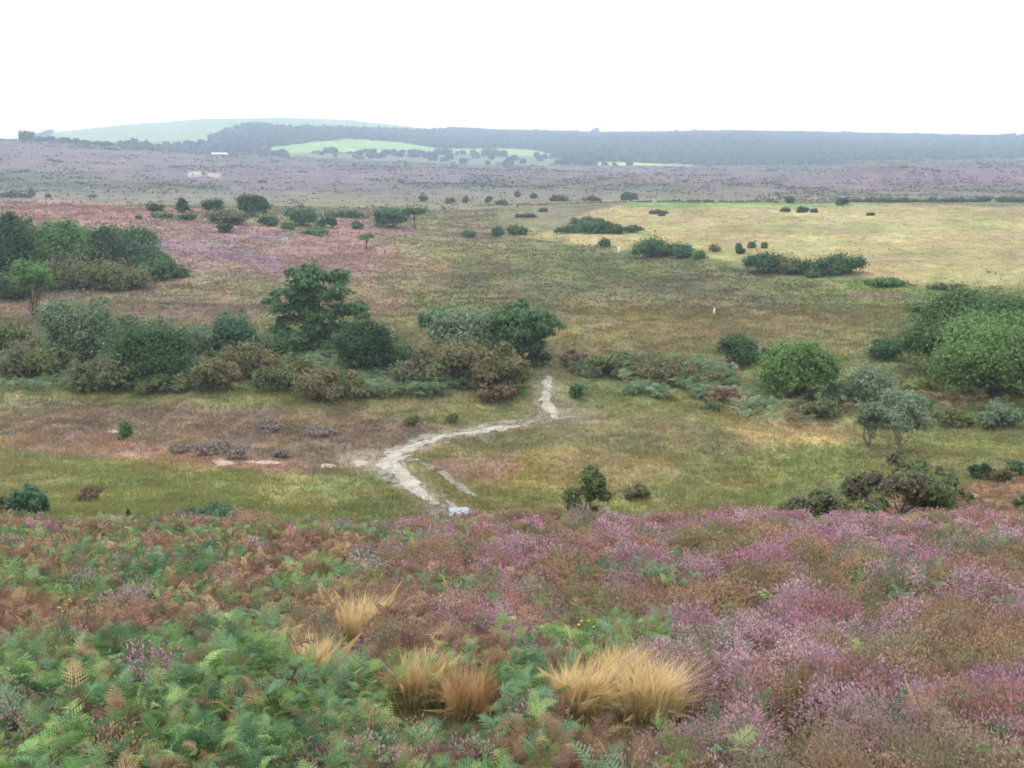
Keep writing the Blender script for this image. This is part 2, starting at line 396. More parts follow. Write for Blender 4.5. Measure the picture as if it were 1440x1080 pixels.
patch('mud', 632, 721, 1.5, 1.3, M_MUD, .06, 61)
patch('puddle', 645, 723, .62, .62, wm, .13, 62, True)

# ------------------------------------------------------------------ foliage helpers
def unit(v): return v / (np.linalg.norm(v, axis=-1, keepdims=True) + 1e-9)
def leaf_quads(P, Nrm, size, aspect, r, droop=0):
    n = len(P)
    T = unit(np.cross(Nrm, unit(r.normal(size=(n, 3)))))
    B = np.cross(Nrm, T)
    s = np.asarray(size).reshape(-1, 1)
    a = T * s * .5 * aspect; b = B * s * .5
    V = np.stack([P - a, P - b * .9, P + a, P + b * 1.1], 1)
    return V
def quad_faces(n): return np.arange(n * 4, dtype=np.int32).reshape(n, 4)
def crown(lobes, n, leaf, c1, c2, r, aspect=1.5, per=14, cr=.30, up=.35, flat=.75, inner=.5):
    """leaves gathered in clusters spread through ellipsoid lobes"""
    lobes = np.array(lobes, float)
    wts = (lobes[:, 3] * lobes[:, 5]) ** 1.0; wts /= wts.sum()
    cl = []
    for l, w in zip(lobes, wts):
        m = max(4, int(per * len(lobes) * w))
        d = unit(r.normal(size=(m, 3))); d[:, 2] = np.where(d[:, 2] < -.35, -d[:, 2], d[:, 2])
        rad = inner + (1 - inner) * r.random((m, 1)) ** .5
        c = l[:3] + d * rad * l[3:6]
        cl.append(np.concatenate([c, np.full((m, 1), min(l[3], l[5]) * cr * 1.0) * (0.7 + .6 * r.random((m, 1))), d], 1))
    cl = np.concatenate(cl)
    k = r.choice(len(cl), n, p=(cl[:, 3] ** 2) / (cl[:, 3] ** 2).sum())
    stray = np.where(r.random((n, 1)) < .16, r.uniform(1.2, 2.1, (n, 1)), 1.0)
    off = unit(r.normal(size=(n, 3))) * (r.random((n, 1)) ** .5) * cl[k, 3:4] * 1.3 * stray
    off[:, 2] *= flat
    P = cl[k, :3] + off
    Nn = unit(unit(off) + cl[k, 4:7] * .6 + np.array([0, 0, up]) + r.normal(size=(n, 3)) * .45)
    V = leaf_quads(P, Nn, leaf * (.65 + .7 * r.random(n)), aspect, r)
    t = np.clip(r.random(len(cl))[k] * .55 + r.random(n) * .5 - .03, 0, 1)[:, None]
    c = (np.asarray(c1) * (1 - t) + np.asarray(c2) * t) * (.82 + .36 * r.random((n, 1)))
    ok = V[:, :, 2].min(1) > -.02
    V = V[ok]; c = c[ok]
    return V, np.repeat(c[:, None], 4, 1)
def tube(pts, rad, n=6):
    pts = np.array(pts, float); rad = np.array(rad, float); m = len(pts)
    t = np.gradient(pts, axis=0); t = unit(t)
    ref = np.where(np.abs(t[:, 2:3]) > .9, np.array([[1., 0, 0]]), np.array([[0, 0, 1.]]))
    u = unit(np.cross(t, ref)); v = np.cross(t, u)
    a = np.linspace(0, 2 * np.pi, n, endpoint=False)
    V = pts[:, None] + rad[:, None, None] * (np.cos(a)[None, :, None] * u[:, None] + np.sin(a)[None, :, None] * v[:, None])
    idx = np.arange(m * n).reshape(m, n)
    Fq = np.stack([idx[:-1], np.roll(idx[:-1], -1, 1), np.roll(idx[1:], -1, 1), idx[1:]], -1).reshape(-1, 4)
    return V.reshape(-1, 3), Fq
def tubes(lst, col, r):
    Vs, Fs, o = [], [], 0
    for pts, rad in lst:
        V, Fq = tube(pts, rad); Vs.append(V); Fs.append(Fq + o); o += len(V)
    V = np.concatenate(Vs); c = np.asarray(col) * (.8 + .4 * r.random((len(V), 1)))
    return V, np.concatenate(Fs), c
def limb(a, b, r0, r1, r, k=5, wob=.06, sag=.0):
    t = np.linspace(0, 1, k)[:, None]; a = np.array(a, float); b = np.array(b, float)
    L = np.linalg.norm(b - a)
    p = a + (b - a) * t + r.normal(size=(k, 3)) * wob * L * np.sin(t * np.pi) + np.array([0, 0, 1.]) * sag * L * np.sin(t * np.pi)
    return p, r0 + (r1 - r0) * t[:, 0]

# colour pairs (albedo, dark and light leaves)
KC = {'dark': (A(44,70,42), A(76,108,58)), 'deep': (A(38,60,42), A(60,90,54)), 'pine': (A(52,82,50), A(86,120,70)),
      'silver': (A(96,120,86), A(138,156,120)), 'sage': (A(84,108,76), A(118,138,100)), 'green': (A(66,106,50), A(104,146,74)),
      'sallow': (A(78,112,50), A(120,154,78)), 'blue': (A(56,92,66), A(92,128,92)), 'gorse': (A(76,94,52), A(122,136,76)),
      'brown': (A(92,92,56), A(130,124,78)), 'backwillow': (A(56,88,42), A(92,124,60)), 'olive': (A(82,98,56), A(118,128,72)), 'bright': (A(70,140,52), A(110,180,80)),
      'far': (A(52,72,50), A(80,100,66)), 'red': (A(98,82,56), A(130,108,78)), 'yellow': (A(120,136,60), A(150,160,80)), 'mauve': (A(96,84,78), A(130,112,108))}
KC = {k: (a * 1.42, b * 1.38) for k, (a, b) in KC.items()}
for k in ('dark', 'deep', 'pine', 'far'): KC[k] = (KC[k][0] * 1.35, KC[k][1] * 1.3)
KC['mauve'] = (A(124,112,100) * 1.3, A(152,138,126) * 1.3); KC['bright'] = (A(84,128,66), A(110,150,80))
def lobes_for(kind, r, w, h, dep):
    L = []
    if kind in ('tree', 'round', 'sallow'):
        n = 11 if kind != 'tree' else 9
        L.append((0, 0, h * .48, w * .26, dep * .26, h * .30))
        for i in range(n):
            a = 2 * np.pi * i / n + r.random() * .7; z = (.28 + .5 * r.random())
            k = math.sqrt(max(.05, 1 - ((z - .42) / .62) ** 2))
            s = .12 + .10 * r.random()
            L.append((math.cos(a) * w * .31 * k, math.sin(a) * dep * .31 * k, h * z, w * s, dep * s, h * s))
        for i in range(22):
            a = r.uniform(0, 6.28); z = r.uniform(.12, .98); k = math.sqrt(max(.05, 1 - ((z - .45) / .56) ** 2)); s = r.uniform(.045, .11)
            L.append((math.cos(a) * w * .43 * k, math.sin(a) * dep * .42 * k, h * z, w * s, dep * s, h * s))
    elif kind == 'mound':
        for i in range(7):
            x = r.uniform(-.34, .34); y = r.uniform(-.3, .3); s = .14 + .1 * r.random()
            z = .12 + (.62 - .9 * x * x * 2) * r.random()
            L.append((x * w, y * dep, h * z, w * s, dep * s, h * (.2 + .12 * r.random())))
        L.append((0, 0, h * .35, w * .3, dep * .3, h * .34))
    elif kind == 'gorse':
        for i in range(22):
            x = r.uniform(-.4, .4); y = r.uniform(-.35, .35); s = .1 + .06 * r.random()
            L.append((x * w, y * dep, h * (.15 + (.68 - 1.6 * x * x) * r.random() ** .7), w * s * .75, dep * s * .75, h * (.15 + .12 * r.random())))
    elif kind == 'twin':
        for cx_, cz_, rr_, m_ in ((-.22, .26, .2, 7), (.14, .30, .22, 7), (.12, .78, .2, 9), (-.18, .62, .12, 3), (.3, .7, .1, 3)):
            for i in range(m_):
                L.append(((cx_ + r.uniform(-.7, .7) * rr_) * w, r.uniform(-.2, .2) * dep, (cz_ + r.uniform(-.8, .8) * rr_ * .8) * h, w * r.uniform(.06, .11), dep * .1, h * r.uniform(.05, .1)))
    elif kind == 'hedge':
        n = max(4, int(w / h * 1.6))
        for i in range(n):
            x = (i + .5) / n - .5 + r.uniform(-.03, .03)
            hh = h * (.7 + .35 * r.random()) * (1 - .5 * abs(2 * x) ** 4)
            L.append((x * w, r.uniform(-.2, .2) * dep, hh * .45, w / n * .75, dep * .33, hh * .5))
    elif kind == 'umbrella':
        L = [(0, 0, h * .8, w * .4, dep * .4, h * .15), (w * .2, 0, h * .78, w * .28, dep * .28, h * .13), (-w * .2, 0, h * .74, w * .28, dep * .28, h * .14), (0, 0, h * .87, w * .22, dep * .2, h * .1)]
    elif kind == 'pine':
        sp = [(-.06,.93,.09,.06),(.03,.84,.13,.07),(-.14,.78,.12,.06),(.2,.8,.1,.06),(.26,.74,.07,.05),(-.3,.66,.14,.06),(-.1,.66,.15,.08),(.12,.64,.14,.08),(-.4,.58,.08,.06),(-.36,.46,.12,.06),
              (-.15,.5,.15,.08),(.4,.52,.1,.06),(.3,.44,.14,.07),(-.28,.34,.16,.06),(.05,.42,.16,.07),(.46,.43,.06,.06),(-.4,.24,.1,.06),(-.2,.2,.16,.07),(.2,.26,.16,.07),(.0,.3,.14,.06),(.36,.3,.09,.05),(-.05,.12,.15,.07),(.15,.1,.15,.07)]
        for x, z, s, t in sp:
            L.append((x * w, r.uniform(-.22, .22) * dep, z * h, w * s, dep * s, h * t))
        for i in range(16):
            a = r.uniform(0, 6.28); z = r.uniform(.3, .9); k = .42 * math.sqrt(max(.1, 1 - ((z - .5) / .52) ** 2)) * r.uniform(.3, 1)
            L.append((math.cos(a) * w * k, math.sin(a) * dep * k * .7, z * h, w * r.uniform(.05, .1), dep * .1, h * r.uniform(.03, .06)))
    elif kind == 'open':
        for i in range(16):
            a = r.uniform(0, 6.28); z = r.uniform(.45, .92); k = .36 * math.sqrt(max(.1, 1 - ((z - .6) / .42) ** 2)) * r.uniform(.4, 1.1)
            L.append((math.cos(a) * w * k, math.sin(a) * dep * k, z * h, w * r.uniform(.09, .17), dep * .13, h * r.uniform(.07, .13)))
    elif kind == 'windpine':
        sp = [(-.22,.74,.2,.1),(0,.8,.24,.09),(.18,.72,.24,.09),(.36,.63,.16,.06),(.1,.6,.26,.08),(.05,.45,.22,.08),(.12,.34,.2,.07),(-.05,.55,.2,.1),(.1,.25,.18,.06),(.0,.93,.06,.07),(-.3,.6,.14,.08),(.28,.5,.12,.05),(-.1,.35,.2,.1),(.22,.66,.2,.07),(-.12,.86,.14,.06)]
        for x, z, s, t in sp:
            L.append((x * w, r.uniform(-.15, .15) * dep, z * h, w * s, dep * s, h * t))
    elif kind == 'spire':
        for i in range(7):
            z = .2 + .7 * i / 6; s = .42 * (1.08 - z)
            L.append((r.uniform(-.05, .05) * w, 0, z * h, w * s, dep * s, h * .13))
    return L
def plant(px, py, wpx, hpx, shape, col, label, cat='bush', group=None, Y=None, name=None, depth=1.0, stems=None, lf=1.0, dens=1.0, bark=None):
    """base point, width and height as measured on the photograph; everything is turned into metres first"""
    seed = int(px * 7 + py * 13 + wpx); r = np.random.default_rng(seed)
    X, Yd, Z = at_depth(px, Y) if Y else ground(px, py, 22)
    D = Yd * _cp - (Z - EYE) * _sp; m = D / F
    w = wpx * m; h = hpx * m * 1.02
    if Y:
        gpy = float(proj(X, Yd, Z)[1]); h += max(0, gpy - py) * m
    dep = w * depth
    if shape == 'hedge': dep = min(dep, h * 1.6)
    dep = min(dep, 9 if h < 12 else 30)
    big = wpx * hpx > 700
    name = name or {'open': 'tree', 'tree': 'tree', 'round': 'bush', 'sallow': 'willow_bush', 'mound': 'bush', 'gorse': 'gorse_bush', 'twin': 'gorse_bush', 'hedge': 'hedge', 'umbrella': 'tree', 'pine': 'pine_tree', 'windpine': 'pine_tree', 'spire': 'conifer_tree'}[shape]
    L = lobes_for(shape, r, w, h, dep)
    c1, c2 = KC[col]
    n = int(min(42000, (wpx * hpx * 2.3 + 160) * dens))
    if shape in ('pine', 'windpine', 'umbrella'): n = int(n * .8)
    leaf = m * 1.4 * (1.65 if big else 1.6) * lf
    per = 34 if big else 10
    asp = {'gorse': 2.6, 'pine': 2.4, 'windpine': 2.6, 'sallow': 1.9}.get(shape, 1.5)
    V, c = crown(L, n, leaf, c1, c2, r, asp, per, .40 if shape != 'gorse' else .34, .35 if shape != 'gorse' else .6, .75 if 'pine' not in shape else .5)
    pn = 'pine' in shape or shape in ('umbrella', 'twin') or (shape == 'gorse' and hpx > 55)
    Lf = [(a, b_, c_, d_ * (1.4 if not pn else 1.25), e_ * 1.3, f_ * (1.35 if not pn else 1.4)) for a, b_, c_, d_, e_, f_ in L]
    V2, c2_ = crown(Lf, int(n * (.12 if pn else .28)), leaf, c1, c2, r, asp, per, .7, .2, .9, .3)
    V = np.concatenate([V, V2]); c = np.concatenate([c, c2_])
    if shape in ('gorse', 'mound', 'twin') and col in ('gorse', 'olive') and big:
        # dead brown spines lower down in patches
        q = fbm(V[:, 0, 0] / w * 5 + 3, V[:, 0, 2] / h * 4, seed % 99, 2) < .38
        c[q] = c[q].mean(-1, keepdims=True) * np.array([1.12, 1.02, .66]) * (1.0)
    ntree = shape in ('open', 'tree', 'umbrella', 'pine', 'windpine', 'spire')
    if stems is None: stems = ntree or big
    if not stems or hpx < 14 and not ntree:
        o = mk(name, V.reshape(-1, 3), quad_faces(len(V)), c, M_LEAF, loc=(X, Yd, Z - .03 * h))
        return tag(o, label, cat, group)
    root = thing(name, (X, Yd, Z - .03 * h), label, cat, group)
    mk('crown' if ntree else 'foliage', V.reshape(-1, 3), quad_faces(len(V)), c, M_LEAF, root)
    ls = []
    if ntree:
        tr = max(h * .028, m * 1.0) * {'umbrella': 1.5, 'open': .5}.get(shape, 1)
        top = (r.uniform(-.03, .03) * w, 0, h * (.84 if shape != 'umbrella' else .75)); tp, rr = limb((0, 0, -.1), top, tr, tr * .25, r, 8, .03)
        if shape == 'open':
            for q in range(5):
                ls.append(limb((r.uniform(-.02, .02) * w, 0, 0), (r.uniform(-.3, .3) * w, r.uniform(-.2, .2) * dep, h * r.uniform(.5, .8)), tr * .8, tr * .3, r, 7, .04))
        ls.append((tp, rr))
        for l in L[:14]:
            k = min(6, max(1, int(7 * (l[2] / h) * .75)))
            ls.append(limb(tp[k], (l[0], l[1], l[2] - l[5] * .3), rr[k] * .5, rr[k] * .12, r, 5, .05, .04))
    else:
        for i in range(9):
            l = L[r.integers(len(L))]
            ls.append(limb((r.uniform(-.04, .04) * w, r.uniform(-.04, .04) * w, -.05), (l[0], l[1], l[2]), max(h * .016, m * .5), m * .25, r, 6, .05, .05))
    V, Fq, c = tubes(ls, bark if bark is not None else A(110, 92, 76), r)
    mk('trunk' if ntree else 'stems', V, Fq, c, M_BARK, root, True)
    return root

# ------------------------------------------------------------------ shrubs and trees, near to far
P = plant
P(820,742,84,92,'twin','gorse','tall two-headed gorse bush standing alone just below the purple heather brow','gorse',Y=31,dens=1.5)
P(897,700,36,18,'gorse','brown','small brown gorse tuft right of the tall two-headed gorse','gorse')
P(1142,742,118,60,'gorse','gorse','low wide gorse bush left of the largest gorse on the right slope','gorse',Y=30,dens=.8)
P(1262,748,150,90,'gorse','gorse','largest gorse bush behind the purple heather on the right slope','gorse',Y=29,dens=.75)
P(1318,742,55,70,'gorse','olive','narrow upright gorse bush right of the largest gorse on the slope','gorse',Y=30.5,dens=1.3)
P(1212,742,60,34,'gorse','olive','low gorse bush in front of the largest gorse','gorse',Y=27.5)
P(1185,735,46,26,'gorse','olive','small wispy gorse between the two widest gorse bushes on the right slope','gorse',Y=31,dens=.7)
P(1345,722,44,30,'gorse','brown','wispy brownish gorse at the top right of the largest gorse','gorse',Y=34,dens=.7)
P(1090,738,40,18,'gorse','olive','smallest olive gorse at the left end of the gorse row behind the heather','gorse',Y=32,dens=.8)
P(1378,672,26,22,'gorse','dark','small dark gorse bush at the top of the brown bracken slope','gorse')
P(1406,676,34,18,'gorse','brown','flat brownish gorse bush between two dark ones above the brown bracken','gorse')
P(1432,668,34,18,'gorse','dark','dark gorse bush at the right frame edge above the brown bracken','gorse')
P(1436,728,26,28,'gorse','dark','dark gorse bush at the right frame edge in the brown bracken','gorse')
P(1360,742,40,26,'mound','olive','low green bush at the back edge of the purple heather on the right','bush',Y=27)
P(40,726,50,40,'gorse','blue','blue green gorse bush at far left above the bracken slope','gorse',dens=1.4)
P(6,722,34,28,'gorse','brown','brown gorse bush cut by the left frame edge above the bracken','gorse')
P(125,704,48,16,'mound','red','low reddish brown heath patch on the green slope at left','bush')
P(285,735,90,22,'mound','blue','long low green bush at the top edge of the left bracken','bush')
P(182,748,16,30,'spire','dark','tiny dark conifer seedling at the top of the left bracken','sapling',Y=24)
P(177,618,20,26,'mound','bright','small bright green bush beside a bare sand patch','bush')
P(253,634,44,9,'mound','mauve','small dark heath mound left of the long heather mound','heather mound')
P(300,637,76,13,'mound','mauve','long dark heather mound in the brown heath at left','heather mound')
P(338,644,40,14,'mound','mauve','grey rounded heather mound by the sandy patches','heather mound')
P(395,642,30,12,'mound','mauve','small heather mound above the longest sandy patch','heather mound')
P(385,604,50,11,'mound','mauve','dark flat heather mound in the middle of the brown heath','heather mound')
P(450,612,60,13,'mound','mauve','dark flat heather mound left of the white path bend','heather mound')
P(578,598,22,15,'mound','olive','small olive tussock above the white path','tussock')
P(635,592,20,13,'mound','olive','small dark tussock between path and bracken bank','tussock')
P(810,560,20,22,'mound','dark','small dark bush right of the upper path','bush')
# right meadow
P(1264,632,86,80,'open','silver','multi-stemmed silvery tree with pale trunks standing in the right meadow','tree',name='birch_tree',dens=.8,bark=A(150,140,128))
P(1222,628,56,66,'open','sage','thin sparse sapling left of the multi-stemmed silvery tree','tree',name='sapling',dens=.35,bark=A(120,110,98))
P(1224,572,64,62,'sallow','silver','pale grey willow bush behind the multi-stemmed tree','willow',dens=.8)
P(1120,560,106,88,'sallow','sallow','round airy olive willow bush with bare stems showing below','willow',dens=.85,bark=A(70,62,56))
P(1038,512,62,40,'tree','dark','dark green wind-shaped bush left of the round willow','bush',name='bush')
P(1080,500,26,16,'mound','sage','small pale bush between the dark bush and the round willow','bush')
P(1350,522,190,110,'sallow','backwillow','big darker willow at the back of the right-hand willow clump','willow',depth=.8,dens=1.1)
P(1400,556,215,118,'sallow','sallow','biggest bright green willow, front of the clump at the right edge','willow',depth=.7,dens=1.1)
P(1475,540,160,120,'sallow','green','green willow cut by the right frame edge behind the front willow','willow',depth=.7,dens=.6)
P(1243,506,54,30,'mound','dark','dark low bush at the left foot of the willow clump','bush')
P(1292,548,46,18,'mound','yellow','yellow green low bush under the left side of the willow clump','bush')
P(1180,560,60,22,'mound','sage','low pale bush between the round willow and the pale grey willow','bush')
P(1150,585,70,20,'gorse','olive','low olive gorse right of the round willow foot','gorse')
P(1285,575,50,22,'mound','green','low green bush right of the pale grey willow','bush')
P(1340,598,46,20,'gorse','olive','olive gorse tuft in front of the front willow','gorse')
P(1405,600,64,26,'gorse','sage','sage gorse bush in front of the front willow at right','gorse')
P(1245,600,60,14,'mound','gorse','flat gorse patch above the multi-stemmed tree foot','gorse')
P(1000,576,34,12,'mound','olive','small olive tussock on the meadow below the bracken bank','tussock')
P(1050,578,30,11,'mound','gorse','small dark tussock left of the round willow foot','tussock')
# shrub band at left and centre
P(120,512,112,92,'sallow','sage','tall pale sage willow bush left of the dark rounded holly','willow',dens=1.0)
P(208,534,128,88,'round','dark','big dark green rounded holly at left','holly',name='holly_bush',dens=1.3)
P(333,498,64,62,'round','blue','blue green rounded bush between holly and tall pine','bush')
P(275,505,60,44,'round','sage','soft pale bush just right of the dark holly','bush')
P(150,546,90,44,'gorse','gorse','brownish gorse in front of the pale sage willow','gorse')
P(298,548,72,42,'gorse','brown','brown rounded gorse right of the dark holly foot','gorse')
P(48,532,104,50,'gorse','gorse','wide gorse bank at the left frame edge of the shrub belt','gorse')
P(10,500,70,44,'gorse','olive','olive gorse behind the wide gorse bank at the left edge','gorse')
P(232,552,70,24,'gorse','gorse','low gorse strip in front of the dark holly','gorse')
P(352,530,90,44,'gorse','brown','dark brown gorse under the blue green rounded bush','gorse')
P(410,545,90,38,'gorse','olive','olive gorse below the left side of the tall pine','gorse')
P(395,500,60,34,'mound','green','green bush at the left foot of the tall pine','bush')
P(447,494,146,124,'pine','pine','tallest scots pine with spreading limbs in the shrub belt','pine',dens=.95,bark=A(112,96,84))
P(512,528,82,78,'round','deep','very dark rounded bush right of the tallest pine','bush',dens=1.2)
P(556,520,56,44,'mound','dark','dark bush between very dark rounded bush and the grey willow','bush')
P(470,558,100,34,'gorse','brown','brown gorse at the front of the belt below the tallest pine','gorse')
P(632,492,100,62,'windpine','pine','low spreading pine behind the grey willow, branches to the left','pine')
P(655,512,98,82,'sallow','silver','grey silvery willow in front of the wind-bent pine','willow',dens=1.1)
P(736,516,110,96,'windpine','pine','flat-topped wind-bent pine leaning right over the path','pine',dens=1.2)
P(640,535,130,50,'gorse','brown','wide brown gorse under the grey silvery willow','gorse')
P(704,548,86,60,'gorse','brown','brown gorse under the flat-topped wind-bent pine','gorse')
P(590,545,80,36,'gorse','gorse','green brown gorse left of the wide brown gorse','gorse')
P(700,562,56,24,'gorse','red','reddish brown low gorse at the front by the upper path','gorse')
P(757,514,30,22,'mound','deep','small dark bush just right of the wind-bent pine','bush')
P(806,512,40,16,'gorse','red','rusty gorse at the left end of the bracken bank','gorse')
P(860,522,110,24,'gorse','gorse','gorse along the top of the bracken bank','gorse')
P(940,535,110,24,'gorse','brown','brown gorse in the middle of the bracken bank','gorse')
P(1000,545,70,20,'gorse','brown','brown gorse at the right end of the bracken bank','gorse')
# stand of trees on the left hillside
P(8,408,80,108,'round','deep','dark tree at the left frame edge of the hillside stand','tree',name='tree',depth=.8,dens=1.1)
P(34,388,70,82,'tree','dark','dark broad tree second from the left edge in the hillside stand','tree',depth=.8)
P(50,448,66,92,'open','green','young open tree with thin trunk in front of the hillside stand','tree',dens=.4,bark=A(96,80,68),name='young_tree')
P(92,395,80,84,'tree','green','mid green tree in the middle of the hillside stand','tree',depth=.8)
P(148,388,58,70,'round','deep','darkest rounded tree at the centre of the hillside stand','tree',depth=.9,name='tree',dens=1.2)
P(112,405,110,50,'mound','olive','olive scrub in front of the mid green tree','bush',depth=.6)
P(180,372,70,54,'round','dark','dark green bush right behind the darkest rounded tree','bush')
P(205,378,60,44,'mound','blue','blue green bush on the right side of the stand','bush')
P(228,392,66,34,'mound','dark','low dark bush at the right end of the hillside stand','bush')
P(180,405,80,34,'mound','olive','low olive bush below the darkest rounded tree','bush')
P(75,345,60,30,'mound','green','light green bush at the top left of the stand','bush')
P(128,352,70,34,'mound','gorse','brownish bush at the top of the stand','bush')
P(20,420,60,40,'mound','deep','dark low bush at the lower left of the stand','bush')
P(205,348,44,26,'mound','dark','dark bush at the upper right of the stand','bush')
# hill crest
P(217,297,26,12,'mound','deep','small dark bush, leftmost on the heather hill crest','bush')
P(257,299,28,20,'spire','deep','pointed dark bush, second from the left on the heather hill crest','bush',name='conifer_tree')
P(300,299,30,19,'round','deep','rounded dark bush left of the tallest crest tree','bush')
P(357,304,46,30,'tree','deep','tallest and darkest tree on the heather hill crest','tree')
P(425,317,46,27,'round','blue','blue green bush right of the tallest crest tree','bush')
P(466,320,15,18,'tree','dark','small dark tree right of the blue green crest bush','tree')
P(452,325,14,20,'tree','dark','slim dark tree beside the blue green crest bush','tree')
P(232,306,36,9,'mound','green','flat green bush below the leftmost crest bush','bush')
P(262,309,34,10,'mound','dark','flat dark bush below the pointed crest bush','bush')
P(195,308,12,6,'mound','dark','tiny dark bush at the left of the crest scrub','bush')
P(320,314,74,20,'mound','olive','wide olive scrub below the tallest crest tree','bush')
P(316,326,26,13,'mound','deep','dark bush alone on the heather below the crest scrub','bush')
P(378,317,34,13,'mound','deep','dark bush at the right foot of the tallest crest tree','bush')
P(405,322,30,10,'mound','green','low green bush below the blue green crest bush','bush')
P(440,330,50,9,'mound','green','low green scrub trailing down right from the crest','bush')
P(480,306,70,9,'hedge','dark','thin dark hedge beyond the pink heather patch','hedge')
P(550,320,50,28,'round','blue','rounded tree left of the umbrella-shaped tree pair','tree',name='tree')
P(583,320,38,28,'umbrella','dark','umbrella-shaped tree beyond the heather hill','tree')
P(516,350,22,22,'umbrella','green','small bright flat-topped tree alone on the pink heather','tree')
P(504,322,20,12,'mound','blue','small bush left of the rounded tree','bush')
# middle distance
for x, y, w, h, s, c, l in [
 (658,334,20,11,'mound','blue','pale round bush on the bog left of the pale field'),
 (700,334,17,15,'tree','dark','small dark tree at the left tip of the pale field'),
 (728,330,32,14,'mound','dark','dark bush right of the small tree at the field tip'),
 (800,328,36,11,'hedge','dark','low dark shrub, left end of the field shrub group'),
 (830,328,42,17,'mound','blue','tall middle shrub in the field shrub group'),
 (858,328,38,17,'mound','dark','peaked shrub in the field shrub group'),
 (889,327,28,11,'mound','dark','flat-topped shrub, right end of the field shrub group'),
 (828,316,56,9,'hedge','dark','thin hedge behind the field shrub group'),
 (850,347,18,12,'round','dark','single round bush below the field shrub group'),
 (925,360,62,22,'hedge','dark','long dark thicket at the field edge'),
 (962,361,40,18,'mound','blue','right half of the long dark thicket'),
 (983,363,22,13,'mound','green','small green bush at the right end of the thicket'),
 (1003,354,14,11,'mound','brown','small brown bush right of the long thicket'),
 (1040,351,9,9,'mound','dark','tiny dark bush, left of three on the field'),
 (1056,349,12,8,'mound','dark','tiny dark bush, middle of three on the field'),
 (1075,349,9,8,'mound','dark','tiny dark bush, right of three on the field'),
 (1041,357,14,8,'mound','deep','tiny flat bush just below the three on the field'),
 (1075,382,54,28,'round','dark','round left end of the largest field-edge thicket'),
 (1112,384,56,20,'mound','gorse','low middle part of the largest field-edge thicket'),
 (1150,386,52,22,'mound','dark','dark middle bush of the largest field-edge thicket'),
 (1186,384,48,27,'mound','dark','tall right end of the largest field-edge thicket'),
 (1145,390,24,10,'mound','blue','small bush in front of the largest thicket'),
 (930,304,10,4,'mound','dark','tiny dark bush far out on the pale field, left one'),
 (925,301,26,5,'hedge','far','thin line of scrub at the back of the pale field'),
 (1128,299,17,9,'mound','deep','dark bush at the far edge of the pale field'),
 (1145,299,11,6,'mound','deep','small bush beside the dark one at the far field edge'),
 (1105,298,14,6,'mound','dark','low bush left of the dark one at the far field edge'),
 (1184,289,18,11,'round','deep','dark tree sticking up behind the pale field'),
 (1111,286,14,10,'round','far','round tree on the hedge behind the pale field'),
 (885,283,24,12,'round','far','round tree left behind the green back strip of the field'),
 (1225,303,14,4,'mound','far','tiny pair of bushes far right on the pale field'),
 (1250,402,70,12,'mound','green','low green scrub along the bank below the pale field'),
 (1330,406,60,8,'mound','olive','olive scrub strip on the bank at the field corner'),
 (45,276,12,12,'spire','dark','dark pointed tree above the pink heath at far left'),
 (22,278,44,7,'hedge','dark','thin scrub line left of the dark pointed tree'),
 (67,278,8,5,'mound','dark','tiny dot of a bush right of the dark pointed tree'),
 (130,278,13,5,'mound','dark','flat bush alone on the far left heath'),
 (595,283,12,9,'round','far','pale round bush above the umbrella tree'),
 (632,286,13,8,'mound','far','leftmost bush of the row left of the field back edge'),
 (655,285,9,8,'mound','far','second bush of the row left of the field back edge'),
 (687,285,10,9,'mound','dark','dark third bush of the row left of the field back edge'),
 (705,288,18,8,'mound','far','wide fourth bush of the row left of the field back edge'),
 (728,277,9,8,'mound','dark','dark bush set back above the row'),
 (751,279,12,6,'mound','dark','small peaked bush set back above the row'),
 (785,283,24,7,'hedge','far','thin bush strip left of the green field strip'),
 (833,283,26,6,'hedge','far','thin bush strip meeting the green field strip'),
 (765,298,16,5,'mound','far','small flat bush on the green bog'),
 (740,306,30,5,'hedge','far','long flat scrub strip on the green bog'),
]:
    P(x, y, w, h, s, c, l, 'tree' if s in ('tree','round','spire') else ('hedge' if s == 'hedge' else 'bush'), depth=.7, dens=1.6)
g = 'hedge trees behind the pale field'
for i, x in enumerate(range(1203, 1463, 20)):
    P(x + (i * 7) % 9, 290.5, 26, 5 + (i * 3) % 4, 'mound', 'far', 'small tree in the dark hedge line along the far edge of the pale field', 'tree', g, depth=.6, name='tree', dens=1.4, Y=335)
for i, x in enumerate(range(905, 1100, 22)):
    P(x + (i * 5) % 9, 285.5, 26, 4 + (i * 3) % 3, 'mound', 'far', 'small tree in the low hedge line behind the green strip of the field', 'tree', 'hedge trees behind the green strip', depth=.6, name='tree', dens=1.4, Y=372)
# far away trees
def far_tree(px, py, w, h, label, group=None, Y=None, ymin=900):
    r = np.random.default_rng(int(px * 31 + py * 17))
    if Y: X, Yd, Z = at_depth(px, Y)
    else: X, Yd, Z = ground(px, py, ymin)
    m = math.hypot(Yd, Z - EYE) / F
    W, Hh = w * m, h * m
    L = lobes_for('mound' if w > h * 1.6 else 'round', r, W, Hh, W * .6)
    L.append((0, 0, Hh * .35, W * .42, W * .25, Hh * .3))
    V, c = crown(L, int(160 + w * h * 5), m * 2.4, *KC['far'], r, 1.2, 10, .62)
    o = mk('tree', V.reshape(-1, 3), quad_faces(len(V)), c, M_FAR, loc=(X, Yd, Z - .5))
    return tag(o, label, 'tree', group)
far_tree(38, 195, 24, 15, 'large rounded tree standing on the skyline at far left', ymin=600, Y=1090)
far_tree(837, 189, 13, 9, 'round tree rising above the wooded skyline ridge', Y=3380)
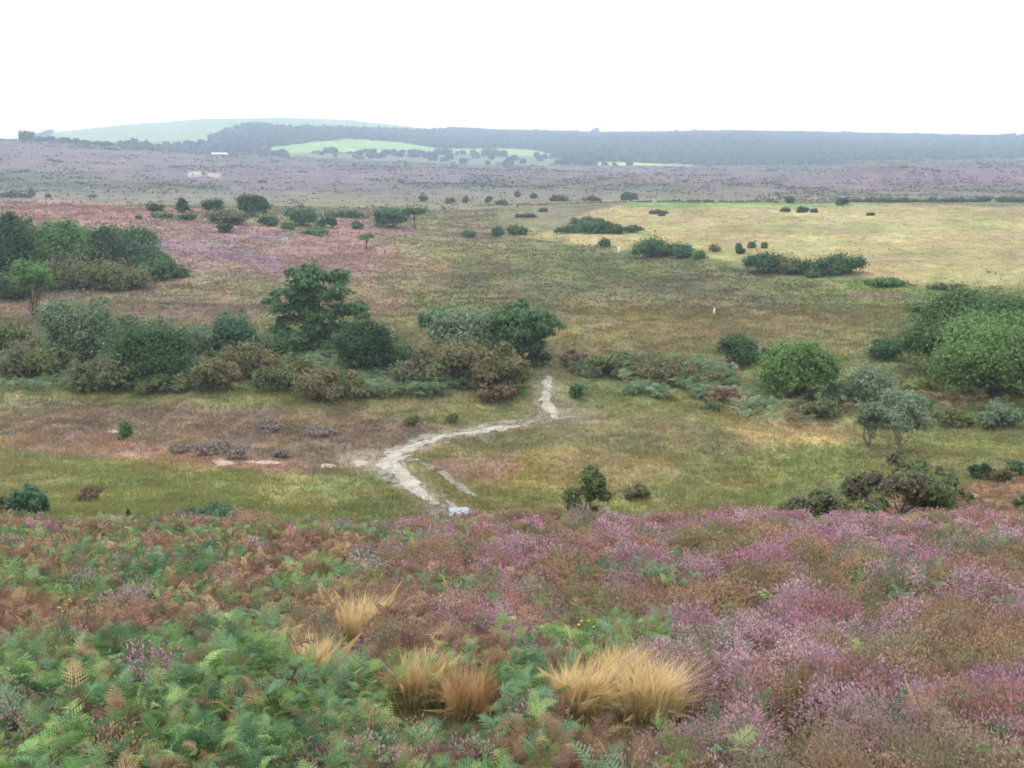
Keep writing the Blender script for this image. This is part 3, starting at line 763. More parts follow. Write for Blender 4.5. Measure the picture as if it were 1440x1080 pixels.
for x, y in [(58,194),(72,196),(88,197),(104,198),(122,200),(142,202),(150,203)]:
    far_tree(x, y, 20, 7, 'tree in the row running right from the skyline tree', 'trees right of the skyline tree', Y=1120)
for x, y, w, h in [(175,210,16,14),(188,210,18,17),(203,211,18,16),(217,212,16,13),(232,213,18,9),(248,214,20,8),(265,214,20,8)]:
    far_tree(x, y, w, h, 'tree in the dark copse below the green hill', 'copse below the green hill', Y=1330)
for x, y, w, h in [(292,212,10,13),(302,212,12,15),(326,214,16,10),(342,214,18,11),(358,214,18,8),(374,216,18,6)]:
    far_tree(x, y, w, h, 'tree around the white-roofed farm building', 'trees by the farm building', Y=1340)
r_ = np.random.default_rng(5)
for i in range(26):
    x = 400 + i * 15 + r_.uniform(-4, 4)
    far_tree(x, 0, r_.uniform(6, 14), r_.uniform(2.5, 4.5), 'tree among the small hedged fields in the far valley', 'trees among the far hedged fields', Y=r_.uniform(1360, 1620))
for i in range(13):
    x = r_.uniform(560, 1440); Yv = r_.uniform(520, 1150)
    far_tree(x, 0, r_.uniform(7, 15), r_.uniform(2.5, 5.5), 'dark bush dotted over the far heath', 'bushes dotted over the far heath', Y=Yv)
for i in range(8):
    x = r_.uniform(60, 560); Yv = r_.uniform(480, 1000)
    far_tree(x, 0, r_.uniform(9, 22), r_.uniform(2.0, 4), 'dark scrub patch on the left part of the far heath', 'scrub patches on the left far heath', Y=Yv)

# farm building
def farm():
    X, Y, Z = at_depth(309, 1275); m = Y / F
    root = thing('farm_building', (X, Y, Z), 'long low farm building with a white roof below the green hill', 'building')
    w, d, h, rh = 20 * m, 8., 1.2, 1.8
    def box(x0, x1, y0, y1, z0, z1):
        V = [(x, y, z) for z in (z0, z1) for y in (y0, y1) for x in (x0, x1)]
        return np.array(V), np.array([(0,2,3,1),(4,5,7,6),(0,1,5,4),(2,6,7,3),(0,4,6,2),(1,3,7,5)])
    V, Fq = box(-w/2, w/2, -d/2, d/2, -3, h)
    mk('wall', V, Fq, None, plain_mat('painted_wall', A(200,200,200,1), .9, .5, .1, 0), root)
    e = .6; V = np.array([(-w/2-e,-d/2-e,h+.02),(w/2+e,-d/2-e,h+.02),(w/2+e,d/2+e,h+.02),(-w/2-e,d/2+e,h+.02),(-w/2-e,0,h+rh),(w/2+e,0,h+rh)])
    F3 = np.array([(0,1,5,4),(2,3,4,5),(0,4,3,3),(1,2,5,5),(0,3,2,1)])
    me = bpy.data.meshes.new('roof'); me.from_pydata(V.tolist(), [], [(0,1,5,4),(2,3,4,5),(0,4,3),(1,2,5),(0,3,2,1)]); 
    me.materials.append(plain_mat('white_roof', (.6,.62,.66), .5, .5, .05, 0)); o = bpy.data.objects.new('roof', me); COL.objects.link(o); o.parent = root
    for k in range(3):
        V, Fq = box(-w*.3 + k*w*.27, -w*.3 + k*w*.27 + 2.4, -d/2-.08, -d/2-.01, -.5, 1.9)
        mk('door', V, Fq, None, plain_mat('dark_door', (.06,.06,.07), .8, 1, .1, 0), root)
farm()
def post(px, py, hpx, label):
    X, Y, Z = ground(px, py, 60); m = Y / F; h = hpx * m
    V, Fq = tube([(0,0,-.1),(0.01,0,h*.5),(.02,0,h*.97),(.02,0,h)], [m*1.3, m*1.2, m*1.1, m*.3], 8)
    tag(mk('marker_post', V, Fq, None, plain_mat('white_paint', (.8,.8,.78), .7, 5, .1, .1), loc=(X, Y, Z), smooth=True), label, 'post')
post(1004, 442, 9, 'short white post standing alone in the bog')
post(870, 356, 9, 'short white post at the near edge of the pale field')

# ------------------------------------------------------------------ far wood (stuff)
def far_wood():
    r = np.random.default_rng(3); n = 40000
    Y = np.sqrt(r.uniform(1480 ** 2, 3480 ** 2, n)); X = Y * r.uniform(-.6, .66, n)
    Z = H(X, Y); px, py = proj(X, Y, Z)
    keep = np.ones(n, bool)
    for i, (rgb, poly, soft, jx, jy, st) in enumerate(FAR_LAYERS):
        m = polymask(px, py, poly, soft, jx, jy, 150 + i * 3)
        keep &= (m < .4) if st > .6 else (m < .4) | (r.random(n) < .12)
    keep &= ~((px < 330) & (r.random(n) < .55))
    X, Y, Z = X[keep], Y[keep], Z[keep]; n = len(X)
    # icosphere
    t = (1 + 5 ** .5) / 2
    v = unit(np.array([(-1,t,0),(1,t,0),(-1,-t,0),(1,-t,0),(0,-1,t),(0,1,t),(0,-1,-t),(0,1,-t),(t,0,-1),(t,0,1),(-t,0,-1),(-t,0,1)], float))
    f = [(0,11,5),(0,5,1),(0,1,7),(0,7,10),(0,10,11),(1,5,9),(5,11,4),(11,10,2),(10,7,6),(7,1,8),(3,9,4),(3,4,2),(3,2,6),(3,6,8),(3,8,9),(4,9,5),(2,4,11),(6,2,10),(8,6,7),(9,8,1)]
    v = list(map(tuple, v)); cache = {}; f2 = []
    def mid(a, b):
        k = (min(a, b), max(a, b))
        if k not in cache: v.append(tuple(unit(np.array(v[a]) + np.array(v[b])))); cache[k] = len(v) - 1
        return cache[k]
    for a, b, c in f:
        ab, bc, ca = mid(a, b), mid(b, c), mid(c, a); f2 += [(a, ab, ca), (b, bc, ab), (c, ca, bc), (ab, bc, ca)]
    v = np.array(v)[:12]; f2 = np.array(f); m = len(v)
    R = r.uniform(4.0, 7.0, n) * np.where(r.random(n) < .03, 1.3, 1)
    P_ = v[None] * R[:, None, None] * (1 + r.normal(size=(n, m, 1)) * .16) * np.array([1, 1, .85])
    P_ = P_ + np.stack([X, Y, Z + R * .55], -1)[:, None]
    Fc = (f2[None] + (np.arange(n) * m)[:, None, None]).reshape(-1, 3)
    k1, k2 = A(34, 52, 36), A(70, 88, 52); tt = r.random((n, 1)) ** 1.3
    c = np.repeat((k1 * (1 - tt) + k2 * tt)[:, None], m, 1)
    o = mk('far_wood', P_.reshape(-1, 3), Fc, c, M_FAR)
    tag(o, 'blue hazy woodland covering the far ridge', 'wood', kind='stuff')
far_wood()

# ------------------------------------------------------------------ valley grass, tussocks and bog (stuff)
def in_path(X, Y):
    m = np.zeros(X.shape, bool)
    for o in bpy.data.objects:
        if o.name.startswith(('path', 'puddle', 'pool', 'sand_patch')):
            n = len(o.data.vertices); co = np.empty(n * 3); o.data.vertices.foreach_get('co', co); co = co.reshape(-1, 3)
            w = np.unique(np.round(co[:, 0] * 4) * 100003 + np.round(co[:, 1] * 4))
            m |= np.isin(np.round(X * 4) * 100003 + np.round(Y * 4), w)
    return m
def blades(X, Y, nb, hgt, wid, spread, col, r, lean=.35, jit=.25):
    n = len(X); k = n * nb
    x = np.repeat(X, nb) + r.normal(size=k) * np.repeat(spread, nb); y = np.repeat(Y, nb) + r.normal(size=k) * np.repeat(spread, nb)
    z = H(x, y) - .03
    h = np.repeat(hgt, nb) * r.uniform(.5, 1.15, k); a = r.uniform(0, 2 * np.pi, k); w = np.repeat(wid, nb) * r.uniform(.6, 1.3, k)
    dx, dy = np.cos(a), np.sin(a)
    lx = r.normal(size=k) * lean * h; ly = r.normal(size=k) * lean * h
    B = np.stack([x, y, z], -1); side = np.stack([dx * w / 2, dy * w / 2, 0 * w], -1)
    T = B + np.stack([lx, ly, h], -1)
    V = np.stack([B - side, B + side, T], 1)
    c = np.repeat(col, nb, 0) * (1 + (r.random((k, 1)) - .5) * 2 * jit)
    return V, np.repeat(c[:, None], 3, 1)
def scatter(n, y0, y1, r, s0=-.58, s1=.58):
    u = r.random(n); Y = np.sqrt(y0 ** 2 + u * (y1 ** 2 - y0 ** 2)) if False else y0 * (y1 / y0) ** u
    X = Y * r.uniform(s0, s1, n)
    return X, Y
def valley():
    r = np.random.default_rng(11)
    X, Y = scatter(60000, 21, 125, r)
    ok = ~in_path(X, Y) | (r.random(len(X)) < .25); X, Y = X[ok], Y[ok]
    keep = r.random(len(X)) < np.clip(.35 + fbm(X / 3, Y / 3, 71, 3), 0, 1); X, Y = X[keep], Y[keep]
    z = H(X, Y); px, py = proj(X, Y, z); c = paint(X, Y, z)
    c = c * 1.45
    t = r.random((len(X), 1)); lum = c.mean(-1, keepdims=True)
    c = np.where(t < .25, c * np.array([1.15, 1.02, .8]), c); c = np.where(t > .8, c * np.array([.85, 1.1, .75]), c)
    h = np.interp(Y, [21, 60, 125], [.2, .25, .32]) * (.55 + 1.0 * fbm(X / 3, Y / 3, 75, 3)); w = np.maximum(.022, Y * .0011)
    V, cc = blades(X, Y, 8, h, w, .16 + Y * .0012, c, r, .65)
    n = len(V)
    tag(mk('grass', V.reshape(-1, 3), np.arange(n * 3).reshape(n, 3), cc, M_FINE), 'rough moor grass covering the valley floor and slopes', 'grass', kind='stuff')
    X, Y = scatter(42000, 118, 340, r)
    keep = r.random(len(X)) < np.clip(-.1 + 1.3 * fbm(X / 7, Y / 9, 73, 3), 0, 1); X, Y = X[keep], Y[keep]
    z = H(X, Y); c = paint(X, Y, z); b = CX + F * X / Y
    fld = (Y > np.interp(b, FIELD_EDGE[:, 0], FIELD_EDGE[:, 1])) & (b > 700)
    h = np.interp(Y, [110, 340], [.26, .45]) * np.where(fld, .45, 1); w = Y * .0022
    c = c * np.where((r.random((len(X), 1)) < .3) & ~fld[:, None], .8, 1.08)
    sel = ~fld | (r.random(len(X)) < .5); X, Y, c, h, w = X[sel], Y[sel], c[sel], h[sel], w[sel]
    V, cc = blades(X, Y, 5, h, w, .25 + Y * .0015, c * 1.18, r, .8, .15)
    n = len(V)
    tag(mk('bog_grass', V.reshape(-1, 3), np.arange(n * 3).reshape(n, 3), cc, M_FINE), 'olive brown bog and moor tussocks across the flat middle distance', 'moor grass', kind='stuff')
    X, Y = scatter(9000, 335, 1240, r)
    n = fbm(X / 60, Y / 110, 77, 4) * .6 + .4 * fbm(X / 22, Y / 45, 79, 3)
    keep = r.random(len(X)) < .12 + sst(.47, .6, n); X, Y = X[keep], Y[keep]
    b = CX + F * X / Y; c = paint(X, Y, H(X, Y)) * np.where(r.random((len(X), 1)) < .6, .8, 1.0)
    V, cc = blades(X, Y, 4, .4 + Y * .0009, Y * .0026, .5 + Y * .003, c, r, .6)
    n = len(V)
    tag(mk('heath_scrub', V.reshape(-1, 3), np.arange(n * 3).reshape(n, 3), cc, M_FAR), 'dark low scrub mottling the far heath', 'scrub', kind='stuff')
valley()

# ------------------------------------------------------------------ fern fronds
def frond_proto(npair, detail, r, curl=.0):
    """a bracken frond of length 1 along +x, arching; returns verts (t,3,3) triangles"""
    tris = []
    L = np.linspace(0, 1, 9)
    def rach(t):   # arching midrib
        return np.array([t * (1 - .1 * t), 0, .26 * math.sin(t * 2.1) - .24 * t * t - curl * t * t])
    for i in range(8):
        a, b = rach(L[i]), rach(L[i + 1]); w = .006
        tris.append([a + (0, w, 0), a - (0, w, 0), b])
    for i in range(npair):
        t = .12 + .86 * (i / npair) ** .9
        ln = .40 * (1 - t) ** .75 + .015
        p = rach(t); d = rach(min(1, t + .02)) - rach(t - .02); d = d / np.linalg.norm(d)
        for s in (-1, 1):
            l = ln * r.uniform(.75, 1.12)
            side = np.array([.5, s, 0]); side = side / np.linalg.norm(side)
            drp = r.uniform(-.22, .12) - curl * 1.5; up = r.uniform(-.02, .16)
            def pin(u): return p + side * l * u + np.array([0, 0, drp * l * u * u + up * l * u])
            wv = d * (.05 * (1 - .5 * t))
            if detail:
                m = 5
                for j in range(m):
                    u = (j + .4) / m; q = pin(u); q2 = pin(min(1, u + .19)); wl = .3 * ln * (1 - u) ** .8 + .01
                    for e in (-1, 1):
                        tip = q + d * e * wl * .6 + side * .08 * l + np.array([0, 0, r.normal() * .012])
                        tris.append([q, q2, tip])
            else:
                q0, q1, q2 = pin(0), pin(.4), pin(1)
                tris.append([q0, q1 + wv * .8, q2]); tris.append([q0, q2, q1 - wv * .8])
    return np.array(tris)
def instance(protos, pos, az, tilt, roll, scale, cols, r, tipcol=None):
    """bakes rotated copies of the prototypes into triangle arrays"""
    Vs, Cs = [], []
    which = r.integers(len(protos), size=len(pos))
    for k, pr in enumerate(protos):
        s = which == k
        if not s.any(): continue
        n = s.sum(); a, t, ro = az[s], tilt[s], roll[s]
        v = pr.reshape(1, -1, 3) * scale[s][:, None, None]
        x, y, z = v[..., 0], v[..., 1], v[..., 2]
        cr_, sr_ = np.cos(ro)[:, None], np.sin(ro)[:, None]; y, z = y * cr_ - z * sr_, y * sr_ + z * cr_
        ct, st = np.cos(t)[:, None], np.sin(t)[:, None]; x, z = x * ct - z * st, x * st + z * ct
        ca, sa = np.cos(a)[:, None], np.sin(a)[:, None]; x, y = x * ca - y * sa, x * sa + y * ca
        P_ = np.stack([x, y, z], -1) + pos[s][:, None]
        g = pr.reshape(-1, 3)[:, 0][None, :, None]
        c = cols[s][:, None] * (1 + .22 * (g - .5)) * (1 + (r.random((n, pr.shape[0], 1)) - .5) * .3).repeat(3, 1)
        Vs.append(P_.reshape(-1, 3)); Cs.append(c.reshape(-1, 3))
    return np.concatenate(Vs), np.concatenate(Cs)
pr = np.random.default_rng(2)
HI = [frond_proto(11, True, pr, c) for c in (0, .03, .08, -.06, .15, -.03)]
LO = [frond_proto(10, False, pr, c) for c in (0, .05, .1, .2)]
GREENS = np.array([A(84,126,78), A(108,152,84), A(76,116,80), A(150,176,104), A(120,158,116), A(112,140,70)], float) * np.array([1.16, 1.2, 1.17])
BROWNS = np.array([A(138,106,84), A(154,120,94), A(120,94,76), A(168,136,100), A(196,164,116), A(128,96,84)]) * 1.15
# where each plant dominates on the near slope
def near_weights(X, Y):
    z = H(X, Y) + .3; px, py = proj(X, Y, z)
    n1 = fbm(X / 1.5, Y / 1.7, 301, 3); n2 = fbm(X / 1.1, Y / 1.4, 307, 3); n3 = fbm(X / .8, Y / 1.0, 311, 3)
    # bracken boundary: everything left and below the diagonal
    left = sst(800, 220, px) * .74 + 0.80 * np.clip((py - 750 + (720 - px) * .06) / 260, 0, 1) * sst(1150, 780, px)
    n1 = n1 * .6 + .4 * fbm(X / .7, Y / .9, 303, 2)
    br = left * 1.0 + (n1 - .5) * 2.3 + .14 * sst(1050, 600, px) - .08
    golden = np.zeros(X.shape)
    for gx, gy, rx, ry in GOLD: golden = np.maximum(golden, 1 - ((px - gx) / (rx + 6)) ** 2 - ((py - gy - 14) / (ry + 18)) ** 2)
    return px, py, br, n2, n3, golden
GOLD = [(505,880,45,28),(585,965,50,40),(660,965,50,45),(860,965,100,62),(440,935,22,30),(1130,975,55,40),(1290,1010,25,30),(1000,955,30,22)]
def bracken():
    r = np.random.default_rng(21)
    for hi in (True, False):
        if hi: X, Y = scatter(5600, 3.3, 7.5, r, -.66, .62)
        else: X, Y = scatter(15000, 7.5, 27, r, -.6, .6)
        px, py, br, n2, n3, gold = near_weights(X, Y)
        p = sst(.22, .75, br) * (gold < .1) + .075 * (gold < .1) * (px > 500) * sst(.35, .6, n3)
        if not hi: p = p * (1 - .8 * sst(18, 25, Y + (fbm(X / 1.6, Y / 1.6, 345, 3) - .5) * 16))
        s = r.random(len(X)) < p; X, Y, px, py, n2, n3 = X[s], Y[s], px[s], py[s], n2[s], n3[s]
        n = len(X); k = 4
        x = np.repeat(X, k); y = np.repeat(Y, k); hh = np.repeat(r.uniform(.04, .26, n) + .16 * fbm(X / .9, Y / .9, 340, 2), k)
        x = x + r.normal(size=n * k) * .04; y = y + r.normal(size=n * k) * .04
        pos = np.stack([x, y, H(x, y) + hh * r.uniform(.75, 1.1, n * k)], -1)
        az = np.repeat(r.uniform(0, 6.28, n), k) + np.tile(np.arange(k) * 1.6, n) + r.normal(size=n * k) * .35
        sc_ = np.repeat(r.uniform(.12, .29, n) * np.interp(Y, [4, 12, 27], [.72, .95, 1.2]), k) * r.uniform(.7, 1.25, n * k)
        tilt = r.normal(.2, .5, n * k); roll = r.normal(0, .6, n * k)
        dead = np.repeat((n2 > .60) | ((n3 > .62) & (r.random(n) < .6)), k) | (r.random(n * k) < .11)
        t = fbm(X / 2.2, Y / 2.2, 320, 2); gi = np.clip((t * 1.5 - .25) * 6 + r.normal(size=n) * 1.5, 0, 5.99).astype(int)
        cols = np.repeat(GREENS[gi], k, 0); cols[dead] = BROWNS[r.integers(6, size=dead.sum())]
        cols = cols * r.uniform(.7, 1.3, (n * k, 1)) * np.repeat(r.uniform(.8, 1.2, (n, 1)), k, 0)
        V, c = instance(HI if hi else LO, pos, az, tilt, roll, sc_, cols, r)
        o = mk('bracken', V, np.arange(len(V)).reshape(-1, 3), c, M_FINE)
        tag(o, 'green and rusty bracken fronds carpeting the near slope' if hi else 'green and rusty bracken scattered up to the brow of the slope', 'bracken', kind='stuff')
bracken()
def valley_bracken():
    r = np.random.default_rng(22); Xs, Ys = [], []
    for x0, x1, y0, y1, n in [(0,560,470,552,1500),(420,722,515,560,1400),(806,1030,506,556,1100),(1030,1440,535,600,380),(1150,1440,690,740,420)]:
        px = r.uniform(x0, x1, n); py = r.uniform(y0, y1, n)
        if x0 == 806: py = py + (px - 780) * .04
        for a, b in zip(px, py):
            X, Y, Z = ground(a, b, 24); Xs.append(X); Ys.append(Y)
    X = np.array(Xs); Y = np.array(Ys); ks = fbm(X / 3.2, Y / 4.5, 335, 3) > np.where((X > 4) & (Y > 45), .425, .38); X = X[ks]; Y = Y[ks]; n = len(X); k = 4
    x = np.repeat(X, k) + r.normal(size=n * k) * .25; y = np.repeat(Y, k) + r.normal(size=n * k) * .25
    pos = np.stack([x, y, H(x, y) + r.uniform(.1, .62, n * k) * np.clip(y / 70, .4, 1)], -1)
    big = np.clip(y / 50, .5, 1.6)
    sc_ = r.uniform(.45, .85, n * k) * big
    nn = fbm(X / 4, Y / 5, 330, 2); gi = np.clip((nn * 1.6 - .3) * 5 + r.normal(size=n), 0, 5).astype(int)
    pal = np.array([A(94,122,80), A(112,142,92), A(110,138,106), A(146,168,124), A(130,150,100), A(110,130,80)]) * 1.3
    cols = np.repeat(pal[gi], k, 0); dead = np.repeat((nn > .70) | (r.random(n) < .08), k) | ((x > 8) & (y < 45) & (r.random(n * k) < .8))
    cols[dead] = BROWNS[r.integers(6, size=dead.sum())]
    V, c = instance(LO, pos, r.uniform(0, 6.28, n * k), r.normal(.2, .2, n * k), r.normal(0, .3, n * k), sc_, cols, r)
    tag(mk('bracken', V, np.arange(len(V)).reshape(-1, 3), c, M_FINE), 'pale bracken filling the gaps of the shrub belt and banks in the valley', 'bracken', kind='stuff')
valley_bracken()

# ------------------------------------------------------------------ heather
FLOWER = {k: (A(*a) * 1.36, A(*b) * 1.36) for k, a, b in [('mauve',(180,132,162),(208,166,190)), ('pink',(192,120,172),(216,154,196)), ('lilac',(190,158,184),(212,186,206)),
  ('magenta',(180,94,136),(200,120,160)), ('rust',(172,130,108),(198,156,126)), ('olive',(126,124,94),(156,152,114)), ('grey',(146,134,128),(172,160,156)), ('rose',(168,110,122),(192,136,142))]}
def sprig_dome(x, y, z, rad, hgt, n, f1, f2, r, wid, y0=0):
    """flowering sprigs standing over a low dome"""
    a = r.uniform(0, 2 * np.pi, n); q = np.sqrt(r.random(n))
    d = np.stack([np.cos(a) * q, np.sin(a) * q, np.sqrt(np.maximum(0, 1 - q * q * .92))], -1)
    lump = 1 + (fbm(np.cos(a) * q * 2.4 + x, np.sin(a) * q * 2.4 + y, 17, 2) - .5) * .7
    tip = d * np.array([rad, rad, hgt]) * (lump * r.uniform(.82, 1.1, n))[:, None]
    dirv = unit(d * np.array([.9, .9, .9]) + r.normal(size=(n, 3)) * .4 + np.array([0, 0, .15]))
    ln = (r.uniform(.6, 1.4, n) * np.interp(y0 if y0 else y, [4, 9, 25], [.021, .032, .05]))[:, None]
    base = tip - dirv * ln
    side = unit(np.cross(dirv, unit(r.normal(size=(n, 3))))) * (wid * r.uniform(.6, 1.3, n))[:, None]
    o = np.array([x, y, z])
    mid = base + dirv * ln * .45
    V = np.stack([base - side * .5 + o, base + side * .5 + o, mid + side + o, tip + o, mid - side + o], 1)
    t = r.random((n, 1)); fc = (f1 * (1 - t) + f2 * t) * (.8 + .5 * r.random((n, 1)))
    gr = A(124, 122, 86) * (.8 + .4 * r.random((n, 1)))
    none = r.random((n, 1)) < .09
    fc = np.where(none, gr * 1.15, fc)
    mc = fc * .8 + gr * .2
    C_ = np.stack([gr, gr, mc, fc, mc], 1)
    return V, C_
def heather():
    r = np.random.default_rng(31)
    X, Y = scatter(5600, 3.6, 30, r, -.62, .64)
    px, py, br, n2, n3, gold = near_weights(X, Y)
    wH = sst(.62, .25, br); p = np.clip(wH + .2, 0, 1) * (gold < .25)
    p = p * (1 - sst(900, 300, px) * .85 * sst(19, 25, Y + (fbm(X / 1.6, Y / 1.6, 346, 3) - .5) * 16))
    # thin out close to the eye, where the log-uniform scatter is dense
    p = p * np.interp(Y, [3.6, 8, 16, 30], [.5, .7, 1, 1])
    s = r.random(len(X)) < p; X, Y, px, py = X[s], Y[s], px[s], py[s]
    hz = fbm(X / 1.0, Y / 1.3, 351, 2); hy = fbm(X / .7, Y / 1.0, 357, 2)
    right = sst(450, 1000, px)
    Vs, Cs = [], []
    for i in range(len(X)):
        v = r.random(); a = hz[i]
        if a < .36: kinds = ['rust', 'rust', 'olive', 'rose']
        elif a < .44: kinds = ['mauve', 'grey', 'rust', 'olive']
        elif a < .60: kinds = ['mauve', 'mauve', 'lilac', 'pink']
        else: kinds = ['pink', 'lilac', 'mauve', 'pink']
        if hy[i] > .66: kinds = ['olive', 'grey', 'olive', 'rust']
        if hy[i] < .27: kinds = ['magenta', 'rose', 'rust', 'rose']
        if v > (.5 + .5 * right[i]): kinds = ['rust', 'grey', 'olive', 'rose']
        f1, f2 = FLOWER[kinds[r.integers(4)]]; q_ = r.uniform(.72, 1.25); f1 = f1 * q_ * (1.06, 1, .96); f2 = f2 * q_ * (1.06, 1, .96)
        rad = r.uniform(.17, .40) * np.interp(Y[i], [4, 10, 28], [.75, 1.0, 1.35]); hg = r.uniform(.12, .50) * np.interp(Y[i], [4, 12, 28], [.8, 1, 1.1])
        z = float(H(X[i], Y[i]))
        n = int(rad * rad * np.interp(Y[i], [4, 10, 28], [10500, 4300, 1300])) + 30
        V, c = sprig_dome(X[i], Y[i], z, rad, hg, n, f1, f2, r, max(.0036, Y[i] * .0008))
        Vs.append(V); Cs.append(c)
    V = np.concatenate(Vs); c = np.concatenate(Cs); n = len(V)
    print('heather sprigs', n)
    tag(mk('heather', V.reshape(-1, 3), np.arange(n * 5).reshape(n, 5), c, M_FINE), 'purple, pink and rusty heather covering the near slope', 'heather', kind='stuff')
    # single showy clumps
    for px, py, w, f, lab in [
      (525,795,100,'magenta','wide dark magenta heather clump near the brow, left of centre'),
      (268,803,70,'magenta','deep red purple heather clump among bracken at left'),
      (300,832,36,'pink','small bright purple heather clump among bracken at left'),
      (158,778,48,'pink','pink heather clump at the top of the left bracken'),
      (490,826,50,'pink','bright pink heather clump left of the pale purple clump'),
      (590,850,70,'lilac','broad pale purple heather clump above the golden grass'),
      (826,790,40,'pink','purple heather clump just under the two-headed gorse'),
      (933,775,48,'rose','dark plum heather clump near the brow right of centre'),
      (745,815,70,'rose','dark red heather clump below the two-headed gorse'),
      (1085,925,90,'pink','large pink purple heather dome right of centre'),
      (1145,858,60,'magenta','crimson heather clump in the middle of the right slope'),
      (1225,770,48,'pink','vivid pink heather clump near the brow at right'),
      (870,880,60,'lilac','pale lilac heather clump in the centre of the slope'),
      (1400,985,110,'pink','large pink heather mass at the right frame edge'),
      (1240,905,80,'lilac','pale grey lilac heather clump right of the large dome'),
      (1390,790,70,'pink','long pink heather clump near the brow at the right edge')]:
        X0, Y0, Z0 = ground(px, py + 8); m = math.hypot(Y0, Z0 - EYE) / F; rad = w * m / 2 * 1.1
        f1, f2 = FLOWER[f]
        Vs, Cs = [], []
        for q in range(4):
            dx, dy = (0, 0) if q == 0 else (r.uniform(-.38, .38) * rad, r.uniform(-.38, .38) * rad)
            rr = rad * (.8 if q == 0 else .62)
            V, c = sprig_dome(dx, dy, float(H(X0 + dx, Y0 + dy)) - Z0, rr, max(.26, rr * .75), int(rr * rr * np.interp(Y0, [4, 10, 28], [10000, 4500, 1600])) + 60, f1, f2, r, max(.004, Y0 * .0009), Y0)
            Vs.append(V); Cs.append(c)
        V = np.concatenate(Vs); c = np.concatenate(Cs); n = len(V)
        tag(mk('heather_clump', V.reshape(-1, 3), np.arange(n * 5).reshape(n, 5), c, M_FINE, loc=(X0, Y0, Z0)), lab, 'heather')
heather()

# ------------------------------------------------------------------ golden grass tufts, near undergrowth
def tuft(px, py, wpx, hpx, label, col=(A(206,180,122) * 1.35, A(234,214,164) * 1.35), seed=1, nm='grass_tuft', dens=1.0):
    r = np.random.default_rng(seed); X0, Y0, Z0 = ground(px, py); m = math.hypot(Y0, Z0 - EYE) / F
    rad = wpx * m / 2; h = hpx * m * 1.15; n = int(1500 * dens * max(.4, wpx / 100))
    a = r.uniform(0, 6.28, n); q = np.sqrt(r.random(n)) * rad * .8
    x = np.cos(a) * q; y = np.sin(a) * q * .7
    z = H(X0 + x, Y0 + y) - Z0
    hh = h * r.uniform(.25, 1.1, n); lx = x / rad * h * .2 + r.normal(size=n) * .3 * h + .12 * h; ly = r.normal(size=n) * .3 * h
    w = max(.0018, m * .38)
    aa = r.uniform(0, 3.14, n); sd = np.stack([np.cos(aa) * w, np.sin(aa) * w, 0 * aa], -1)
    B = np.stack([x, y, z], -1); M1 = B + np.stack([lx * .3, ly * .3, hh * .6], -1); T = B + np.stack([lx, ly, hh], -1)
    V = np.stack([B - sd, B + sd, M1 + sd * .8, T, M1 - sd * .8], 1)
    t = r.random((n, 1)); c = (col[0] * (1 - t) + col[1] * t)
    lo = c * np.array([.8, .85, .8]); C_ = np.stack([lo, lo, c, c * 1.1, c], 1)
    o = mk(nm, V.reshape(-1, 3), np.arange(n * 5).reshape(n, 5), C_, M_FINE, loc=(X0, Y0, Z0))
    return tag(o, label, 'grass')
tuft(812,1005,80,70,'golden dry grass tuft, left end of the widest golden patch',seed=1)
tuft(868,965,90,52,'upper golden dry grass tuft of the widest golden patch',seed=2)
tuft(915,1008,85,78,'golden dry grass tuft, right end of the widest golden patch',seed=3)
tuft(505,905,80,62,'golden grass tuft left of centre below the purple clump',seed=4)
tuft(588,990,75,66,'dry grass tuft left of the middle bracken',seed=5)
tuft(660,1005,66,72,'thin reddish gold grass tuft beside the central bracken',(A(196,156,108)*1.3,A(220,186,130)*1.3),6,dens=.7)
tuft(440,970,52,72,'narrow upright golden grass tuft in the left bracken',seed=7)
tuft(1130,1000,90,60,'pale yellow grass tuft at the front of the right heather',(A(160,140,88),A(196,178,120)),8,dens=.6)
tuft(1295,1040,40,60,'small golden grass tuft in the lower right heather',seed=9,dens=.7)
tuft(1000,975,60,40,'short tawny grass tuft right of the widest golden patch',(A(150,120,76),A(186,152,100)),10,dens=.6)
tuft(258,1070,60,70,'brown dead fern tuft at the lower left',(A(132,92,68),A(164,116,84)),11,nm='dead_fern')
def undergrowth():
    r = np.random.default_rng(41)
    X, Y = scatter(16000, 3.4, 28, r, -.64, .64)
    px, py, br, n2, n3, gold = near_weights(X, Y)
    kp = (br > .3) | (r.random(len(X)) < .35); X, Y, px, py, br = X[kp], Y[kp], px[kp], py[kp], br[kp]
    pal = np.array([A(96,120,62), A(126,132,74), A(160,134,82), A(132,98,72), A(84,104,60), A(112,140,70)])
    t = fbm(X / 1.1, Y / 1.3, 361, 3)
    c = 1.25 * pal[np.clip((t * 1.7 - .35) * 6 + r.normal(size=len(X)) * .9, 0, 5).astype(int)]
    h = np.interp(Y, [3.4, 28], [.13, .2]) * (.7 + .5 * sst(.2, .6, br)); w = np.maximum(.005, Y * .0009)
    V, cc = blades(X, Y, 7, h, w, .07 + Y * .002, c, r, .4)
    n = len(V)
    tag(mk('undergrowth', V.reshape(-1, 3), np.arange(n * 3).reshape(n, 3), cc, M_FINE), 'short grass between the heather and bracken on the near slope', 'grass', kind='stuff')
undergrowth()
